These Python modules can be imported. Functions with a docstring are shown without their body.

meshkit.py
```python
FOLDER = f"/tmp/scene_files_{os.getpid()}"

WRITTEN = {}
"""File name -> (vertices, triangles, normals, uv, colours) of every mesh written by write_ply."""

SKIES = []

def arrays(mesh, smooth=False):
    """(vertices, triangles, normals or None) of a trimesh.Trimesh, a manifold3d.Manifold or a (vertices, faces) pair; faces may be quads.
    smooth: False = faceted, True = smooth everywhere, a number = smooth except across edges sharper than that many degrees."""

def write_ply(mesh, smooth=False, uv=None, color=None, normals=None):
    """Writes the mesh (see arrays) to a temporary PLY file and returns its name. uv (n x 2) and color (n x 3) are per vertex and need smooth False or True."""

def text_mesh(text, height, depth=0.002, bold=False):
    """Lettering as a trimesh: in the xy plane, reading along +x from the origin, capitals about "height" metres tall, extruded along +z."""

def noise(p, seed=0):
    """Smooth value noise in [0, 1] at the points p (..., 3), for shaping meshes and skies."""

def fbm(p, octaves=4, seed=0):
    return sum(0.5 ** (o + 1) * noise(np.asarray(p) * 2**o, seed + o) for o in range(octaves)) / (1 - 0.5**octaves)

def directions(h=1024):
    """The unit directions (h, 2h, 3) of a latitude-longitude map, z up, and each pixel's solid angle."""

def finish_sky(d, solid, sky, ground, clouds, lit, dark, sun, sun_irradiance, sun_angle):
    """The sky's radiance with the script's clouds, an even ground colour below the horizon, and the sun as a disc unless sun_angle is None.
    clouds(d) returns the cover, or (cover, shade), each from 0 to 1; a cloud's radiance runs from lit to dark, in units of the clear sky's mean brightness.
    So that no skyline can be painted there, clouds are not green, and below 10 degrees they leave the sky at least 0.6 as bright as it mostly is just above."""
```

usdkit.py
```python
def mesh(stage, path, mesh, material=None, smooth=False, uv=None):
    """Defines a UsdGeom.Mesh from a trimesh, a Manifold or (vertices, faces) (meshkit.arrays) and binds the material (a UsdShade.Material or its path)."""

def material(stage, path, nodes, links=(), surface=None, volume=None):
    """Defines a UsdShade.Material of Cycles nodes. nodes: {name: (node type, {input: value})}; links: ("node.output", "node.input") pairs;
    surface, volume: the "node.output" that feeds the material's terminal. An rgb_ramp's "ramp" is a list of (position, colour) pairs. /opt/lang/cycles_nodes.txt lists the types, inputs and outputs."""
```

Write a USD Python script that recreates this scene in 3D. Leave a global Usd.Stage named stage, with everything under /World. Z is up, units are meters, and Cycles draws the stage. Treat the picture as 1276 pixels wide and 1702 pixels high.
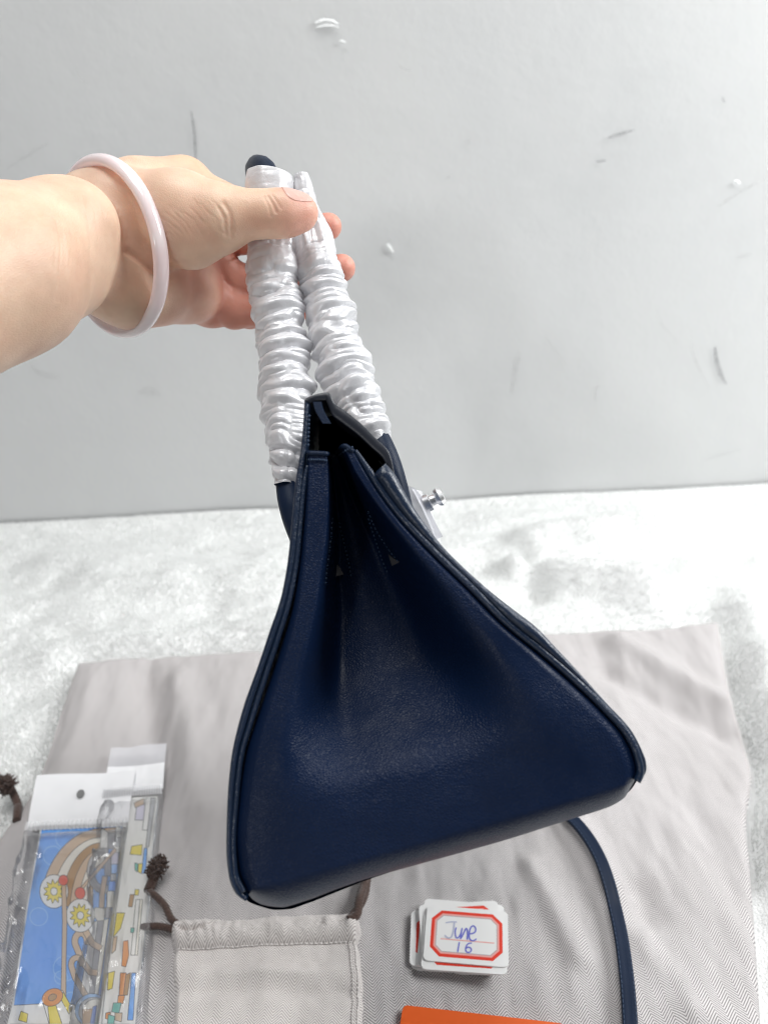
import math, random
import numpy as np, trimesh, usdkit
from meshkit import fbm, noise
from pxr import Usd, UsdGeom, UsdLux, UsdShade, Gf, Sdf, Vt
from scipy.interpolate import PchipInterpolator, CubicSpline
from scipy.spatial import cKDTree
from shapely.geometry import Polygon, LineString, Point, MultiPolygon, box as sbox
from shapely import affinity
from shapely.ops import unary_union

random.seed(7); rng = np.random.default_rng(7)
stage = Usd.Stage.CreateInMemory()
UsdGeom.SetStageUpAxis(stage, UsdGeom.Tokens.z); UsdGeom.SetStageMetersPerUnit(stage, 1.0)
UsdGeom.Xform.Define(stage, '/World')

# ------------------------------------------------------------------ camera
CAM = np.array([0.0, 0.0, 0.40])
FPX, CX, CY = 1310.0, 638.0, 851.0
PITCH, ROLL = math.radians(27.0), math.radians(3.0)
FWD = np.array([0, math.cos(PITCH), -math.sin(PITCH)])
R0 = np.array([1.0, 0, 0]); U0 = np.cross(R0, FWD)
RT = R0*math.cos(ROLL) - U0*math.sin(ROLL)
UP = U0*math.cos(ROLL) + R0*math.sin(ROLL)
cam = UsdGeom.Camera.Define(stage, '/World/camera')
M = Gf.Matrix4d(*RT, 0, *UP, 0, *(-FWD), 0, *CAM, 1)
cam.AddTransformOp().Set(M)
cam.CreateFocalLengthAttr(5.7)
cam.CreateHorizontalApertureAttr(1276/FPX*5.7)
cam.CreateVerticalApertureAttr(1702/FPX*5.7)
cam.CreateClippingRangeAttr(Gf.Vec2f(0.01, 50))
cam.CreateFStopAttr(2.4); cam.CreateFocusDistanceAttr(0.31)
cam.CreateExposureAttr(0.0)

# ------------------------------------------------------------------ lamps (room light from all sides, a window on the right, a lamp behind the viewer)
dome = UsdLux.DomeLight.Define(stage, '/World/room_light')
usdkit.material(stage, '/World/Looks/room', {'b': ('background_shader', {'color': (0.95, 0.98, 1.0), 'strength': 0.12})}, surface='b.background')
UsdGeom.Xform.Define(stage, '/World/Looks')
UsdShade.MaterialBindingAPI.Apply(dome.GetPrim()).Bind(UsdShade.Material.Get(stage, '/World/Looks/room'))
def rect_light(name, pos, target, w, h, power, color):
    l = UsdLux.RectLight.Define(stage, '/World/' + name)
    pos, target = np.array(pos, float), np.array(target, float)
    z = pos - target; z /= np.linalg.norm(z)
    x = np.cross([0, 0, 1], z); x /= np.linalg.norm(x); y = np.cross(z, x)
    l.AddTransformOp().Set(Gf.Matrix4d(*x, 0, *y, 0, *z, 0, *pos, 1))
    l.CreateWidthAttr(w); l.CreateHeightAttr(h); l.CreateIntensityAttr(power); l.CreateColorAttr(Gf.Vec3f(*color))
rect_light('window_light', (1.15, 0.40, 0.95), (0.25, 0.75, 0.25), 0.6, 0.62, 16.5, (0.98, 1.0, 1.0))
rect_light('ceiling_light', (-0.02, 0.24, 2.3), (-0.02, 0.241, 0.0), 1.25, 1.05, 9.0, (1.0, 1.0, 0.99))
rect_light('lamp_light', (-0.66, -1.50, 0.72), (0.0, 0.5, 0.25), 0.13, 0.13, 84.0, (0.97, 0.98, 1.0))

# ------------------------------------------------------------------ picture helpers
def ray(px, py):
    px, py = np.asarray(px, float), np.asarray(py, float)
    return FWD + ((px-CX)/FPX)[..., None]*RT - ((py-CY)/FPX)[..., None]*UP
def P(px, py, d):
    return CAM + np.asarray(d, float)[..., None]*ray(px, py)
def F(px, py, z=0.0):
    r = ray(px, py); t = (np.asarray(z, float) - CAM[2])/r[..., 2]
    return CAM + t[..., None]*r
WALL_Y = 0.815
def W(px, py, off=0.0):
    r = ray(px, py); t = (WALL_Y - off)/r[..., 1]
    return CAM + t[..., None]*r
def C2W(c):                       # camera metres (x right, y up, z away) to world
    c = np.asarray(c, float)
    return CAM + c[..., :1]*RT + c[..., 1:2]*UP + c[..., 2:3]*FWD

# ------------------------------------------------------------------ prim helpers
used = {}
def numbered(path):
    k = used.get(path, 0); used[path] = k+1
    return path if k == 0 else f'{path}_{k:03d}'
def keys(prim, label=None, category=None, group=None, kind=None):
    for k, v in (('label', label), ('category', category), ('group', group), ('kind', kind)):
        if v: prim.SetCustomDataByKey(k, v)
origin = {}
def thing(name, label, category, loc=(0, 0, 0), group=None, kind=None):
    path = numbered('/World/' + name)
    x = UsdGeom.Xform.Define(stage, path); x.AddTranslateOp().Set(Gf.Vec3d(*map(float, loc)))
    keys(x.GetPrim(), label, category, group, kind); origin[path] = np.array(loc, float)
    return path
def obj(name, mesh, mat, parent=None, smooth=True, uv=None, label=None, category=None, group=None, kind=None, tint=None):
    path = numbered((parent or '/World') + '/' + name)
    o = np.zeros(3)
    for k, v in origin.items():
        if parent and (parent == k or parent.startswith(k + '/')): o = v
    if isinstance(mesh, (tuple, list)): mesh = trimesh.Trimesh(mesh[0], tri(mesh[1]), process=False)
    mesh = mesh.copy(); mesh.vertices = np.asarray(mesh.vertices) - o
    m = usdkit.mesh(stage, path, mesh, mat, smooth, uv)
    if tint is not None:
        UsdGeom.PrimvarsAPI(m).CreatePrimvar('tint', Sdf.ValueTypeNames.Color3fArray, 'vertex').Set(Vt.Vec3fArray.FromNumpy(np.asarray(tint, np.float32)))
    keys(m.GetPrim(), label, category, group, kind)
    return path
def tri(f):
    f = np.asarray(f, int)
    return np.vstack([f[:, [0, 1, 2]], f[:, [0, 2, 3]]]) if f.shape[1] == 4 else f
def grid_faces(n, m, wrap=False):
    i, j = np.meshgrid(np.arange(n-1), np.arange(m if wrap else m-1), indexing='ij')
    j2 = (j+1) % m
    return np.stack([i*m+j, i*m+j2, (i+1)*m+j2, (i+1)*m+j], -1).reshape(-1, 4)
def grid_mesh(pts, flip=False):
    n, m = pts.shape[:2]
    f = tri(grid_faces(n, m))
    return trimesh.Trimesh(pts.reshape(-1, 3), f[:, ::-1] if flip else f, process=False)
def resample(pts, n, cols=None):
    pts = np.asarray(pts, float)
    s = np.r_[0, np.cumsum(np.linalg.norm(np.diff(pts[:, :3 if pts.shape[1] > 2 else 2], axis=0), axis=1))]
    return PchipInterpolator(s/s[-1], pts, axis=0)(np.linspace(0, 1, n))
def frames(c):
    t = np.gradient(c, axis=0); t /= np.linalg.norm(t, axis=1, keepdims=True)
    a = np.array([0, 0, 1.0]) if abs(t[0, 2]) < .9 else np.array([1.0, 0, 0])
    n = np.cross(t[0], a); n /= np.linalg.norm(n); N = [n]
    for k in range(1, len(c)):
        n = N[-1] - t[k]*np.dot(N[-1], t[k]); N.append(n/np.linalg.norm(n))
    N = np.array(N); return t, N, np.cross(t, N)
def tube(c, r, seg=12, disp=None, cap=True):
    c = np.asarray(c, float); r = np.broadcast_to(np.asarray(r, float), (len(c),))
    t, N, B = frames(c)
    a = np.linspace(0, 2*np.pi, seg, endpoint=False)
    rr = r[:, None]*np.ones(seg)
    if disp is not None: rr = rr + disp
    v = c[:, None] + rr[..., None]*(np.cos(a)[None, :, None]*N[:, None] + np.sin(a)[None, :, None]*B[:, None])
    f = list(tri(grid_faces(len(c), seg, True)))
    v = v.reshape(-1, 3)
    if cap:
        k = len(v); v = np.vstack([v, c[0], c[-1]]); q = (len(c)-1)*seg
        for j in range(seg):
            f.append([k, (j+1) % seg, j]); f.append([k+1, q+j, q+(j+1) % seg])
    m = trimesh.Trimesh(v, np.array(f), process=False)
    if m.volume < 0: m.invert()
    return m
def join(ms): return trimesh.util.concatenate(ms)
def polys(g):
    if g.is_empty: return []
    if g.geom_type == 'Polygon': return [g]
    return [p for p in getattr(g, 'geoms', []) for p in polys(p)] if g.geom_type != 'Polygon' else [g]
def flat(g, mapf):
    """triangulates a shapely area and maps its 2-D points with mapf -> sheet"""
    vs, fs, k = [], [], 0
    for p in polys(g):
        if p.area < 1e-9: continue
        v, f = trimesh.creation.triangulate_polygon(p, engine='earcut')
        vs.append(v); fs.append(f+k); k += len(v)
    if not vs: return None
    v = mapf(np.vstack(vs)); f = np.vstack(fs)
    m = trimesh.Trimesh(v, f, process=False)
    return m
def slab(g, th, mapf, bevel=0.0):
    """solid of thickness th from a shapely polygon; mapf maps (n,3) local points to the world"""
    m = trimesh.util.concatenate([trimesh.creation.extrude_polygon(p, th, engine='earcut') for p in polys(g)])
    m.vertices = mapf(np.asarray(m.vertices)); return m

# ------------------------------------------------------------------ materials
def mat(name, nodes, links=(), surface='p.BSDF', **k):
    return usdkit.material(stage, '/World/Looks/' + name, nodes, links, surface=surface, **k)
def plain(name, color, rough=.5, spec=.5, **k):
    d = {'base_color': color, 'roughness': rough, 'specular_ior_level': spec}; d.update(k)
    return mat(name, {'g': ('geometry', {}), 'n': ('noise_texture', {'scale': 900.0, 'detail': 3.0}), 'b': ('bump', {'strength': .15, 'distance': .0003}), 'p': ('principled_bsdf', d)},
               [('g.position', 'n.vector'), ('n.fac', 'b.height'), ('b.normal', 'p.normal')])

M_wall = mat('wall_paint', {
    'g': ('geometry', {}),
    'n1': ('noise_texture', {'scale': 95.0, 'detail': 4.0, 'roughness': .55}),
    'n2': ('noise_texture', {'scale': 4.0, 'detail': 4.0, 'roughness': .6}),
    'n3': ('noise_texture', {'scale': 22.0, 'detail': 3.0}),
    'add': ('math', {'math_type': 'multiply_add', 'value2': .8}),
    'r': ('rgb_ramp', {'ramp': [(0.25, (.60, .607, .61)), (.5, (.665, .67, .672)), (.75, (.70, .703, .70))]}),
    'b': ('bump', {'strength': .26, 'distance': .0012}),
    'p': ('principled_bsdf', {'roughness': .55, 'specular_ior_level': .35})},
    [('g.position', 'n1.vector'), ('g.position', 'n2.vector'), ('g.position', 'n3.vector'), ('n3.fac', 'add.value1'), ('n1.fac', 'add.value3'),
     ('n2.fac', 'r.fac'), ('r.color', 'p.base_color'), ('add.value', 'b.height'), ('b.normal', 'p.normal')])
def soft_mark(name, color, cover):
    return mat(name, {'g': ('geometry', {}), 'n': ('noise_texture', {'scale': 420.0, 'detail': 4.0, 'roughness': .7}),
        'r': ('rgb_ramp', {'ramp': [(.5-cover*.35, (0, 0, 0)), (.72, (cover, cover, cover))]}),
        't': ('transparent_bsdf', {}), 'p': ('principled_bsdf', {'base_color': color, 'roughness': .6}), 'm': ('mix_closure', {})},
        [('g.position', 'n.vector'), ('n.fac', 'r.fac'), ('r.color', 'm.fac'), ('t.BSDF', 'm.closure1'), ('p.BSDF', 'm.closure2')], surface='m.closure')
M_scuff = soft_mark('scuff', (.22, .22, .23), .72)
M_scuff_soft = soft_mark('scuff_soft', (.40, .40, .40), .34)
M_chip = plain('paint_chip', (.86, .87, .87), .35)
M_gap = plain('gap_shadow_line', (.25, .25, .23), .8)
M_blanket = mat('plush', {
    'g': ('geometry', {}), 'n': ('noise_texture', {'scale': 60.0, 'detail': 4.0}),
    'r': ('rgb_ramp', {'ramp': [(.3, (.80, .805, .80)), (.65, (.87, .875, .87))]}),
    'n2': ('noise_texture', {'scale': 700.0, 'detail': 3.0}), 'b': ('bump', {'strength': .6, 'distance': .002}),
    'p': ('principled_bsdf', {'roughness': .9, 'specular_ior_level': .1, 'sheen_weight': .4})},
    [('g.position', 'n.vector'), ('g.position', 'n2.vector'), ('n.fac', 'r.fac'), ('r.color', 'p.base_color'), ('n2.fac', 'b.height'), ('b.normal', 'p.normal')])
M_fur = mat('plush_pile', {'p': ('diffuse_bsdf', {'color': (.905, .91, .905)}), 't': ('translucent_bsdf', {'color': (.905, .91, .905)}), 'm': ('mix_closure', {'fac': .5})}, [('p.BSDF', 'm.closure1'), ('t.BSDF', 'm.closure2')], surface='m.closure')

def herringbone(name, rot, light, dark, colw=.0044, pitch=.00128, amp=1.0):
    return mat(name, {
        'g': ('geometry', {}), 'mp': ('mapping', {'rotation': (0, 0, rot)}), 's': ('separate_xyz', {}),
        'wn': ('noise_texture', {'scale': 38.0, 'detail': 2.0}),
        'wx': ('math', {'math_type': 'multiply_add', 'value2': .0016}),
        'pp': ('math', {'math_type': 'pingpong', 'value2': colw}),
        'wy': ('math', {'math_type': 'multiply_add', 'value2': .0014}),
        'y': ('math', {'math_type': 'multiply_add', 'value2': amp}),
        'ph': ('math', {'math_type': 'multiply', 'value2': 2*math.pi/pitch}), 'sn': ('math', {'math_type': 'sine'}),
        'h': ('math', {'math_type': 'multiply_add', 'value2': .5, 'value3': .5}),
        'th': ('noise_texture', {'scale': 1500.0, 'detail': 2.0}), 'hh': ('math', {'math_type': 'multiply_add', 'value2': .45}),
        'r': ('rgb_ramp', {'ramp': [(.28, dark), (.75, light)]}),
        'bl': ('noise_texture', {'scale': 9.0, 'detail': 3.0}),
        'br': ('rgb_ramp', {'ramp': [(.3, (.93, .925, .92)), (.7, (1.0, 1.0, 1.0))]}), 'mx': ('mix_color', {'blend_type': 'multiply', 'fac': 1.0}),
        'b': ('bump', {'strength': .35, 'distance': .0004}),
        'p': ('principled_bsdf', {'roughness': .85, 'specular_ior_level': .15, 'sheen_weight': .15})},
        [('g.position', 'mp.vector'), ('mp.vector', 's.vector'), ('g.position', 'wn.vector'), ('wn.fac', 'wx.value1'), ('s.x', 'wx.value3'), ('wx.value', 'pp.value1'),
         ('wn.fac', 'wy.value1'), ('s.y', 'wy.value3'), ('pp.value', 'y.value1'), ('wy.value', 'y.value3'), ('y.value', 'ph.value1'), ('ph.value', 'sn.value1'), ('sn.value', 'h.value1'),
         ('g.position', 'th.vector'), ('th.fac', 'hh.value1'), ('h.value', 'hh.value3'), ('hh.value', 'r.fac'), ('g.position', 'bl.vector'), ('bl.fac', 'br.fac'),
         ('r.color', 'mx.a'), ('br.color', 'mx.b'), ('mx.result', 'p.base_color'), ('hh.value', 'b.height'), ('b.normal', 'p.normal')])
M_cloth = herringbone('herringbone_cloth', -.05, (.63, .60, .60), (.19, .18, .182), colw=.0050, pitch=.00155)
M_pouch = herringbone('herringbone_pouch', .06, (.76, .72, .70), (.38, .345, .335), colw=.0042, pitch=.00138)
M_thread = plain('cotton_thread', (.74, .71, .69), .8)
M_cord = mat('brown_cord', {'g': ('geometry', {}), 'n': ('noise_texture', {'scale': 1400.0, 'detail': 2.0}), 'r': ('rgb_ramp', {'ramp': [(.3, (.035, .017, .012)), (.7, (.10, .055, .042))]}),
    'b': ('bump', {'strength': .8, 'distance': .0006}), 'p': ('principled_bsdf', {'roughness': .85, 'sheen_weight': .3})},
    [('g.position', 'n.vector'), ('n.fac', 'r.fac'), ('r.color', 'p.base_color'), ('n.fac', 'b.height'), ('b.normal', 'p.normal')])

def leather(name, color, rough=.42, strength=.5, scale=900.0, spec=.18):
    return mat(name, {
        'g': ('geometry', {}), 'wn': ('noise_texture', {'scale': 260.0, 'detail': 2.0}), 'ws': ('vector_math', {'math_type': 'multiply_add', 'vector2': (.0016, .0016, .0016)}),
        'v': ('voronoi_texture', {'feature': 'distance_to_edge', 'scale': scale, 'randomness': 1.0}),
        'vr': ('map_range', {'from_min': 0.0, 'from_max': .32, 'to_min': 0.0, 'to_max': 1.0, 'range_type': 'smoothstep', 'clamp': True}),
        'n': ('noise_texture', {'scale': 30.0, 'detail': 3.0}),
        'nr': ('map_range', {'from_min': .38, 'from_max': .66, 'to_min': .25, 'to_max': 1.0, 'clamp': True}),
        'hm': ('math', {'math_type': 'multiply'}),
        'n4': ('noise_texture', {'scale': 3000.0, 'detail': 2.0}), 'ha': ('math', {'math_type': 'multiply_add', 'value2': .15}),
        'b': ('bump', {'strength': strength, 'distance': .0004}),
        'cr': ('rgb_ramp', {'ramp': [(.3, tuple(.85*c for c in color)), (.7, tuple(1.12*c for c in color))]}),
        'rr': ('map_range', {'from_min': .3, 'from_max': .7, 'to_min': rough-.05, 'to_max': rough+.08, 'clamp': True}),
        'p': ('principled_bsdf', {'specular_ior_level': spec, 'sheen_weight': .0})},
        [('g.position', 'wn.vector'), ('wn.color', 'ws.vector1'), ('g.position', 'ws.vector3'), ('ws.vector', 'v.vector'), ('v.distance', 'vr.value'), ('g.position', 'n.vector'), ('n.fac', 'nr.value'),
         ('vr.result', 'hm.value1'), ('nr.result', 'hm.value2'), ('g.position', 'n4.vector'), ('n4.fac', 'ha.value1'), ('hm.value', 'ha.value3'), ('ha.value', 'b.height'), ('b.normal', 'p.normal'),
         ('n.fac', 'cr.fac'), ('cr.color', 'p.base_color'), ('n.fac', 'rr.value'), ('rr.result', 'p.roughness')])
NAVY = (.0031, .0110, .0385)
M_leather = leather('navy_leather', NAVY, .40, .42, 1150.0)
M_panel = leather('navy_leather_panel', (.006, .017, .044), .32, .36, 1100.0, .55)
M_smooth = leather('navy_leather_smooth', (.005, .013, .034), .40, .15, 1400.0)
M_edge = plain('painted_leather_edge', (.010, .013, .022), .38)
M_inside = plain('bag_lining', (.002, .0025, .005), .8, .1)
M_stitch = plain('navy_thread', (.018, .04, .085), .6)
M_metal = mat('polished_metal', {'p': ('principled_bsdf', {'base_color': (.92, .92, .93), 'metallic': 1.0, 'roughness': .30})})
M_film = mat('frosted_film', {'t': ('transparent_bsdf', {'color': (.97, .97, .98)}), 'd': ('principled_bsdf', {'base_color': (.78, .78, .82), 'roughness': .25}), 'm': ('mix_closure', {'fac': .55})},
             [('t.BSDF', 'm.closure1'), ('d.BSDF', 'm.closure2')], surface='m.closure')
M_satin = mat('white_satin', {
    'g': ('geometry', {}), 'n': ('noise_texture', {'scale': 2200.0, 'detail': 2.0}), 'n2': ('noise_texture', {'scale': 160.0, 'detail': 4.0, 'distortion': .6}),
    'ad': ('math', {'math_type': 'multiply_add', 'value2': .12}), 'b': ('bump', {'strength': .5, 'distance': .0009}),
    'p': ('principled_bsdf', {'base_color': (.60, .60, .625), 'metallic': .10, 'roughness': .33, 'specular_ior_level': 1.0, 'sheen_weight': .15, 'subsurface_weight': .2, 'subsurface_scale': .004, 'subsurface_radius': (1, 1, 1)})},
    [('g.position', 'n.vector'), ('g.position', 'n2.vector'), ('n.fac', 'ad.value1'), ('n2.fac', 'ad.value3'), ('ad.value', 'b.height'), ('b.normal', 'p.normal')])
M_skin = mat('skin', {
    'a': ('attribute', {'attribute': 'tint'}), 'g': ('geometry', {}),
    'n': ('noise_texture', {'scale': 70.0, 'detail': 4.0, 'roughness': .6}), 'nr': ('rgb_ramp', {'ramp': [(.3, (.90, .83, .80)), (.7, (1.04, 1.03, 1.02))]}),
    'mx': ('mix_color', {'blend_type': 'multiply', 'fac': 1.0, 'use_clamp': False}),
    'mp': ('mapping', {'scale': (1.0, .35, 1.0), 'rotation': (.3, .5, .4)}),
    'v': ('voronoi_texture', {'feature': 'distance_to_edge', 'scale': 1150.0}), 'vr': ('map_range', {'from_min': 0.0, 'from_max': .25, 'clamp': True}),
    'n2': ('noise_texture', {'scale': 500.0, 'detail': 3.0}), 'ad': ('math', {'math_type': 'multiply_add', 'value2': .6}),
    'b': ('bump', {'strength': .16, 'distance': .0003}),
    'p': ('principled_bsdf', {'roughness': .46, 'specular_ior_level': .42, 'subsurface_weight': .22, 'subsurface_scale': .003, 'subsurface_radius': (1.0, .36, .2)})},
    [('g.position', 'n.vector'), ('n.fac', 'nr.fac'), ('a.color', 'mx.a'), ('nr.color', 'mx.b'), ('mx.result', 'p.base_color'), ('g.position', 'mp.vector'), ('mp.vector', 'v.vector'),
     ('v.distance', 'vr.value'), ('g.position', 'n2.vector'), ('n2.fac', 'ad.value1'), ('vr.result', 'ad.value3'), ('ad.value', 'b.height'), ('b.normal', 'p.normal')])
M_nail = plain('nail', (.68, .42, .36), .30)
M_jade = mat('pink_jade', {'g': ('geometry', {}), 'n': ('noise_texture', {'scale': 45.0, 'detail': 3.0, 'distortion': 1.0}), 'r': ('rgb_ramp', {'ramp': [(.3, (.86, .68, .70)), (.7, (.89, .78, .79))]}),
    'p': ('principled_bsdf', {'roughness': .12, 'subsurface_weight': .25, 'subsurface_scale': .004, 'subsurface_radius': (1, .8, .8), 'coat_weight': .3})},
    [('g.position', 'n.vector'), ('n.fac', 'r.fac'), ('r.color', 'p.base_color')])
M_paper = plain('white_paper', (.86, .85, .84), .6)
M_red = plain('red_print', (.80, .045, .02), .6)
M_pale_red = plain('pale_red_print', (.84, .40, .37), .6)
M_greyline = plain('grey_print', (.45, .42, .43), .6)
M_ink = plain('blue_ink', (.17, .18, .62), .5)
M_ink_pale = plain('pale_ink', (.48, .50, .66), .5)
M_orange = plain('orange_paper', (.80, .115, .012), .5)
M_header = mat('white_plastic', {'g': ('geometry', {}), 'n': ('noise_texture', {'scale': 34.0, 'detail': 2.0}), 'b': ('bump', {'strength': .35, 'distance': .004}),
    'p': ('principled_bsdf', {'base_color': (.90, .90, .92), 'roughness': .18, 'specular_ior_level': .6})}, [('g.position', 'n.vector'), ('n.fac', 'b.height'), ('b.normal', 'p.normal')])
def clear(name, milk, bs):
    return mat(name, {'g': ('geometry', {}), 'n': ('noise_texture', {'scale': 30.0, 'detail': 1.2, 'roughness': .45, 'distortion': 1.0}), 'b': ('bump', {'strength': bs, 'distance': .0042}),
        't': ('transparent_bsdf', {'color': (.98, .98, .985)}), 'gl': ('glossy_bsdf', {'color': (1, 1, 1), 'roughness': .15}), 'fr': ('fresnel', {'IOR': 1.75}),
        'm': ('mix_closure', {}), 'd': ('diffuse_bsdf', {'color': (.85, .85, .87)}), 'm2': ('mix_closure', {'fac': milk})},
        [('g.position', 'n.vector'), ('n.fac', 'b.height'), ('b.normal', 'gl.normal'), ('fr.fac', 'm.fac'), ('t.BSDF', 'm.closure1'), ('gl.BSDF', 'm.closure2'), ('m.closure', 'm2.closure1'), ('d.BSDF', 'm2.closure2')], surface='m2.closure')
M_clear = clear('clear_film', .09, .8)
M_seal = clear('seal_strip', .55, .9)
PRINT = {'blue': (.13, .37, .84), 'paleblue': (.27, .52, .88), 'tan': (.62, .45, .30), 'cream': (.80, .78, .70), 'ochre': (.42, .23, .07), 'grey': (.46, .47, .49), 'dgrey': (.30, .30, .33),
         'white': (.80, .80, .78), 'red': (.72, .09, .04), 'yellow': (.80, .66, .06), 'line': (.05, .05, .055), 'orange': (.74, .27, .04), 'teal': (.10, .42, .36), 'deepblue': (.02, .14, .55), 'lilac': (.62, .6, .72)}
M_print = {k: plain('print_' + k, v, .55) for k, v in PRINT.items()}
M_hole = plain('dark_hole', (.2, .2, .2), .7)

# ------------------------------------------------------------------ wall
xs, zs = np.linspace(-1.3, 1.3, 261), np.linspace(-.06, 1.3, 137)
X, Z = np.meshgrid(xs, zs, indexing='ij')
wv = np.stack([X, np.full_like(X, WALL_Y) + .0022*(fbm(np.stack([X*5, Z*5, X*0], -1), 3, 4)-.5), Z], -1)
wall = obj('wall', grid_mesh(wv), M_wall, kind='structure', label='white painted wall with small scuffs and scratches')
def wall_mark(name, pts, width, m, label=None, jag=.25, off=.0022, seed=1, thick=False):
    r_ = np.random.default_rng(seed)
    q = resample(np.array(pts, float), 24)
    t = np.gradient(q, axis=0); t /= np.linalg.norm(t, axis=1, keepdims=True)
    n = np.stack([-t[:, 1], t[:, 0]], 1)
    w = width*np.sin(np.linspace(.15, np.pi-.1, 24))**.6*(1 + jag*r_.uniform(-1, 1, 24))
    a, b = q + n*w[:, None]/2, q - n*w[:, None]/2
    A, B = W(a[:, 0], a[:, 1], off), W(b[:, 0], b[:, 1], off)
    if thick:
        mid = W(q[:, 0], q[:, 1], off + .0008)
        pts3 = np.stack([A, mid, B], 1)
    else: pts3 = np.stack([A, B], 1)
    obj(name, grid_mesh(pts3), m, wall, smooth=False, label=label)
for k, (pts, w, m, lab) in enumerate([
    ([(317, 183), (321, 205), (324, 240), (325, 272)], 5, M_scuff, 'dark vertical scuff above the hand'),
    ([(1010, 229), (1030, 222), (1054, 216)], 6, M_scuff, 'short dark dash on the right'),
    ([(1188, 575), (1191, 600), (1198, 622), (1207, 638)], 8, M_scuff, 'curved dark scuff low on the right'),
    ([(1088, 512), (1100, 540), (1120, 562), (1134, 583)], 4, M_scuff_soft, None),
    ([(1148, 560), (1152, 590), (1165, 620), (1178, 650)], 5, M_scuff_soft, None),
    ([(12, 280), (45, 258), (80, 238)], 6, M_scuff_soft, None),
    ([(1192, 345), (1230, 318), (1275, 296)], 6, M_scuff_soft, None),
    ([(850, 655), (856, 620), (864, 580)], 9, M_scuff_soft, None),
    ([(988, 666), (990, 648), (1000, 640)], 8, M_scuff_soft, None),
    ([(905, 560), (920, 580), (940, 610)], 4, M_scuff_soft, None),
    ([(1170, 765), (1200, 755), (1232, 746)], 4, M_scuff_soft, None),
    ([(1220, 428), (1240, 424), (1250, 421)], 6, M_scuff_soft, None),
    ([(50, 605), (70, 622), (100, 628)], 9, M_scuff_soft, None),
    ([(230, 655), (250, 648), (266, 660)], 12, M_scuff_soft, None),
    ([(990, 268), (1000, 267), (1008, 266)], 4, M_scuff, None),
    ([(772, 240), (778, 235), (780, 230)], 10, M_scuff_soft, None),
    ([(660, 108), (672, 114), (686, 118)], 4, M_scuff_soft, None),
    ([(1200, 160), (1202, 166), (1205, 170)], 5, M_scuff, None),
    ([(125, 110), (135, 130), (150, 142)], 4, M_scuff_soft, None),
    ([(735, 298), (742, 296), (750, 292)], 5, M_scuff_soft, None)]):
    wall_mark('scuff_mark', pts, w, m, lab, seed=k)
for k, (pts, w) in enumerate([([(524, 38), (543, 33), (562, 40)], 7), ([(526, 45), (545, 42), (563, 45)], 4), ([(643, 405), (647, 412), (652, 419)], 8), ([(564, 67), (569, 68), (574, 70)], 4),
                              ([(1220, 300), (1225, 302), (1230, 305)], 5)]):
    wall_mark('paint_chip', pts, w, M_chip, 'raised flake of white paint', jag=.5, seed=40+k, thick=True)

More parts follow.
